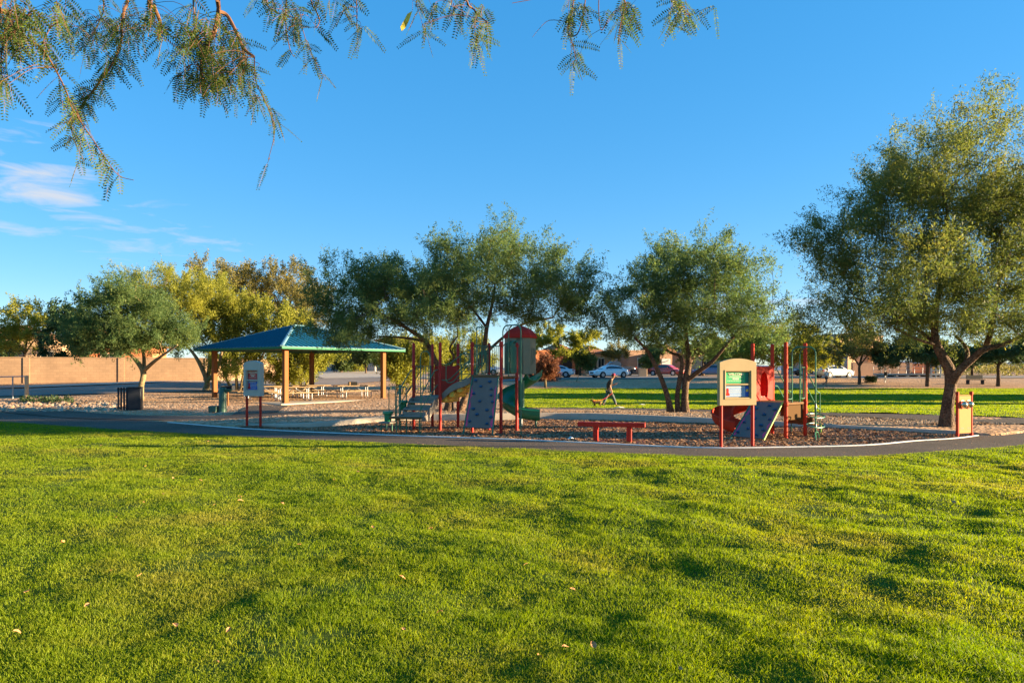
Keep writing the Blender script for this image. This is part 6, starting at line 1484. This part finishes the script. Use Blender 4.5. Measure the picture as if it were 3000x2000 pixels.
# ------------------------------------------------------------------ trees beyond the right edge, which shade the far lawn
for i, (x, y, h, r_) in enumerate(SHADE):
    px = 1500+F*x/y; s = y/F; zb = zat(x, y); by = HY+(H-zb)*F/y; cy = HY-(zb+h*.62-H)/s; ry = h*.36/s; rx = r_/s
    tree('mesquite_tree', 'mesquite tree standing outside the right edge of the view', (px, by), y, [([(px, by+1, .22/s), (px, by-h*.25/s, .18/s), (px+20, cy, .08/s)], True)],
         [(px-rx*.4, cy, rx*.7, ry*.8), (px+rx*.4, cy-ry*.2, rx*.7, ry*.8), (px, cy-ry*.3, rx*.8, ry)], 'lf_mesq', 'bark', 300+i, 2600, 12, .4, .26, .4, 30, .9, thin=.1, group='mesquites outside the right edge of the view')
# ------------------------------------------------------------------ sky, sun, camera
def world():
    w = bpy.data.worlds.new('World'); SC.world = w; w.use_nodes = True; nt = w.node_tree; N, L = nt.nodes, nt.links
    bg = N['Background']; sky = N.new('ShaderNodeTexSky'); sky.sky_type = 'NISHITA'; sky.sun_disc = False
    sky.sun_elevation = R(SUN_EL); sky.sun_rotation = R(90+SUN_AZ); sky.altitude = 700; sky.air_density = .8; sky.dust_density = .1; sky.ozone_density = 3.2
    # thin streaks of cloud low in the left of the sky, by direction
    tc = N.new('ShaderNodeTexCoord'); sp = N.new('ShaderNodeSeparateXYZ'); L.new(tc.outputs['Generated'], sp.inputs[0])
    def math_(op, a, b=None, c=None):
        n = N.new('ShaderNodeMath'); n.operation = op
        for i, v in enumerate((a, b, c)):
            if v is None: continue
            if isinstance(v, (int, float)): n.inputs[i].default_value = v
            else: L.new(v, n.inputs[i])
        return n.outputs[0]
    az = math_('ARCTAN2', sp.outputs[0], sp.outputs[1]); el = math_('ARCSINE', sp.outputs[2])
    cb = N.new('ShaderNodeCombineXYZ'); L.new(math_('MULTIPLY', az, 7.0), cb.inputs[0]); L.new(math_('MULTIPLY', el, 36.0), cb.inputs[1])
    n1 = N.new('ShaderNodeTexNoise'); n1.inputs['Scale'].default_value = 1.7; n1.inputs['Detail'].default_value = 8; n1.inputs['Roughness'].default_value = .58; n1.inputs['Distortion'].default_value = .5; L.new(cb.outputs[0], n1.inputs['Vector'])
    def bell(x, c, w_): 
        d = math_('DIVIDE', math_('SUBTRACT', x, c), w_); return math_('MAXIMUM', math_('SUBTRACT', 1.0, math_('MULTIPLY', d, d)), 0.0)
    def blob(a, e, wa, we, k): return math_('MULTIPLY', math_('MULTIPLY', bell(az, a, wa), bell(el, e, we)), k)
    m = None
    for q in ((-.60, .215, .085, .038, 1.0), (-.66, .245, .05, .03, .6), (-.55, .17, .20, .055, .50), (-.40, .165, .06, .018, .85), (-.62, .16, .12, .02, .6), (.325, .085, .16, .012, .9), (.33, .105, .08, .010, .6), (-.62, .275, .06, .02, .5)):
        b = blob(*q); m = b if m is None else math_('MAXIMUM', m, b)
    cl = math_('MULTIPLY', math_('SMOOTH_MIN', math_('MAXIMUM', math_('MULTIPLY', math_('SUBTRACT', math_('ADD', n1.outputs['Fac'], math_('MULTIPLY', m, .42)), .70), 3.2), 0.0), 1.0, .2), math_('MINIMUM', math_('MULTIPLY', m, 3.0), 1.0))
    mx = N.new('ShaderNodeMix'); mx.data_type = 'RGBA'; L.new(math_('MULTIPLY', cl, .75), mx.inputs[0])
    hs = N.new('ShaderNodeHueSaturation'); hs.inputs['Saturation'].default_value = SKY_SAT; hs.inputs['Value'].default_value = 1.0; hs.inputs['Hue'].default_value = .508; gm = N.new('ShaderNodeGamma'); gm.inputs[1].default_value = SKY_GAM; L.new(sky.outputs[0], gm.inputs[0]); L.new(gm.outputs[0], hs.inputs['Color'])
    L.new(hs.outputs[0], mx.inputs[6]); mx.inputs[7].default_value = CLOUD
    L.new(mx.outputs[2], bg.inputs['Color']); bg.inputs['Strength'].default_value = SKY_STR
world()
s = bpy.data.lights.new('sun', 'SUN'); s.energy = SUN_STR; s.angle = R(.5); s.color = SUN_COL
so = bpy.data.objects.new('sun', s); COL.objects.link(so)
d = Vector((math.cos(R(SUN_EL))*math.cos(R(SUN_AZ)), -math.cos(R(SUN_EL))*math.sin(R(SUN_AZ)), math.sin(R(SUN_EL))))
so.rotation_euler = d.to_track_quat('Z', 'Y').to_euler(); so.location = (30, -10, 20)
c = bpy.data.cameras.new('camera'); c.lens = 24; c.sensor_width = 36; c.sensor_fit = 'HORIZONTAL'; c.shift_y = (HY-1000)/3000; c.clip_end = 8000; c.clip_start = .05
co = bpy.data.objects.new('camera', c); COL.objects.link(co); co.location = (0, 0, H); co.rotation_euler = (math.pi/2, 0, 0); SC.camera = co
vs = SC.view_settings; vs.view_transform = 'Standard'; vs.look = 'None'; vs.exposure = EXPO; vs.gamma = 1
SC.render.engine = 'CYCLES'; cy = SC.cycles; cy.max_bounces = 6; cy.diffuse_bounces = 3; cy.transmission_bounces = 4; cy.transparent_max_bounces = 8; cy.use_denoising = True; cy.sample_clamp_indirect = 6
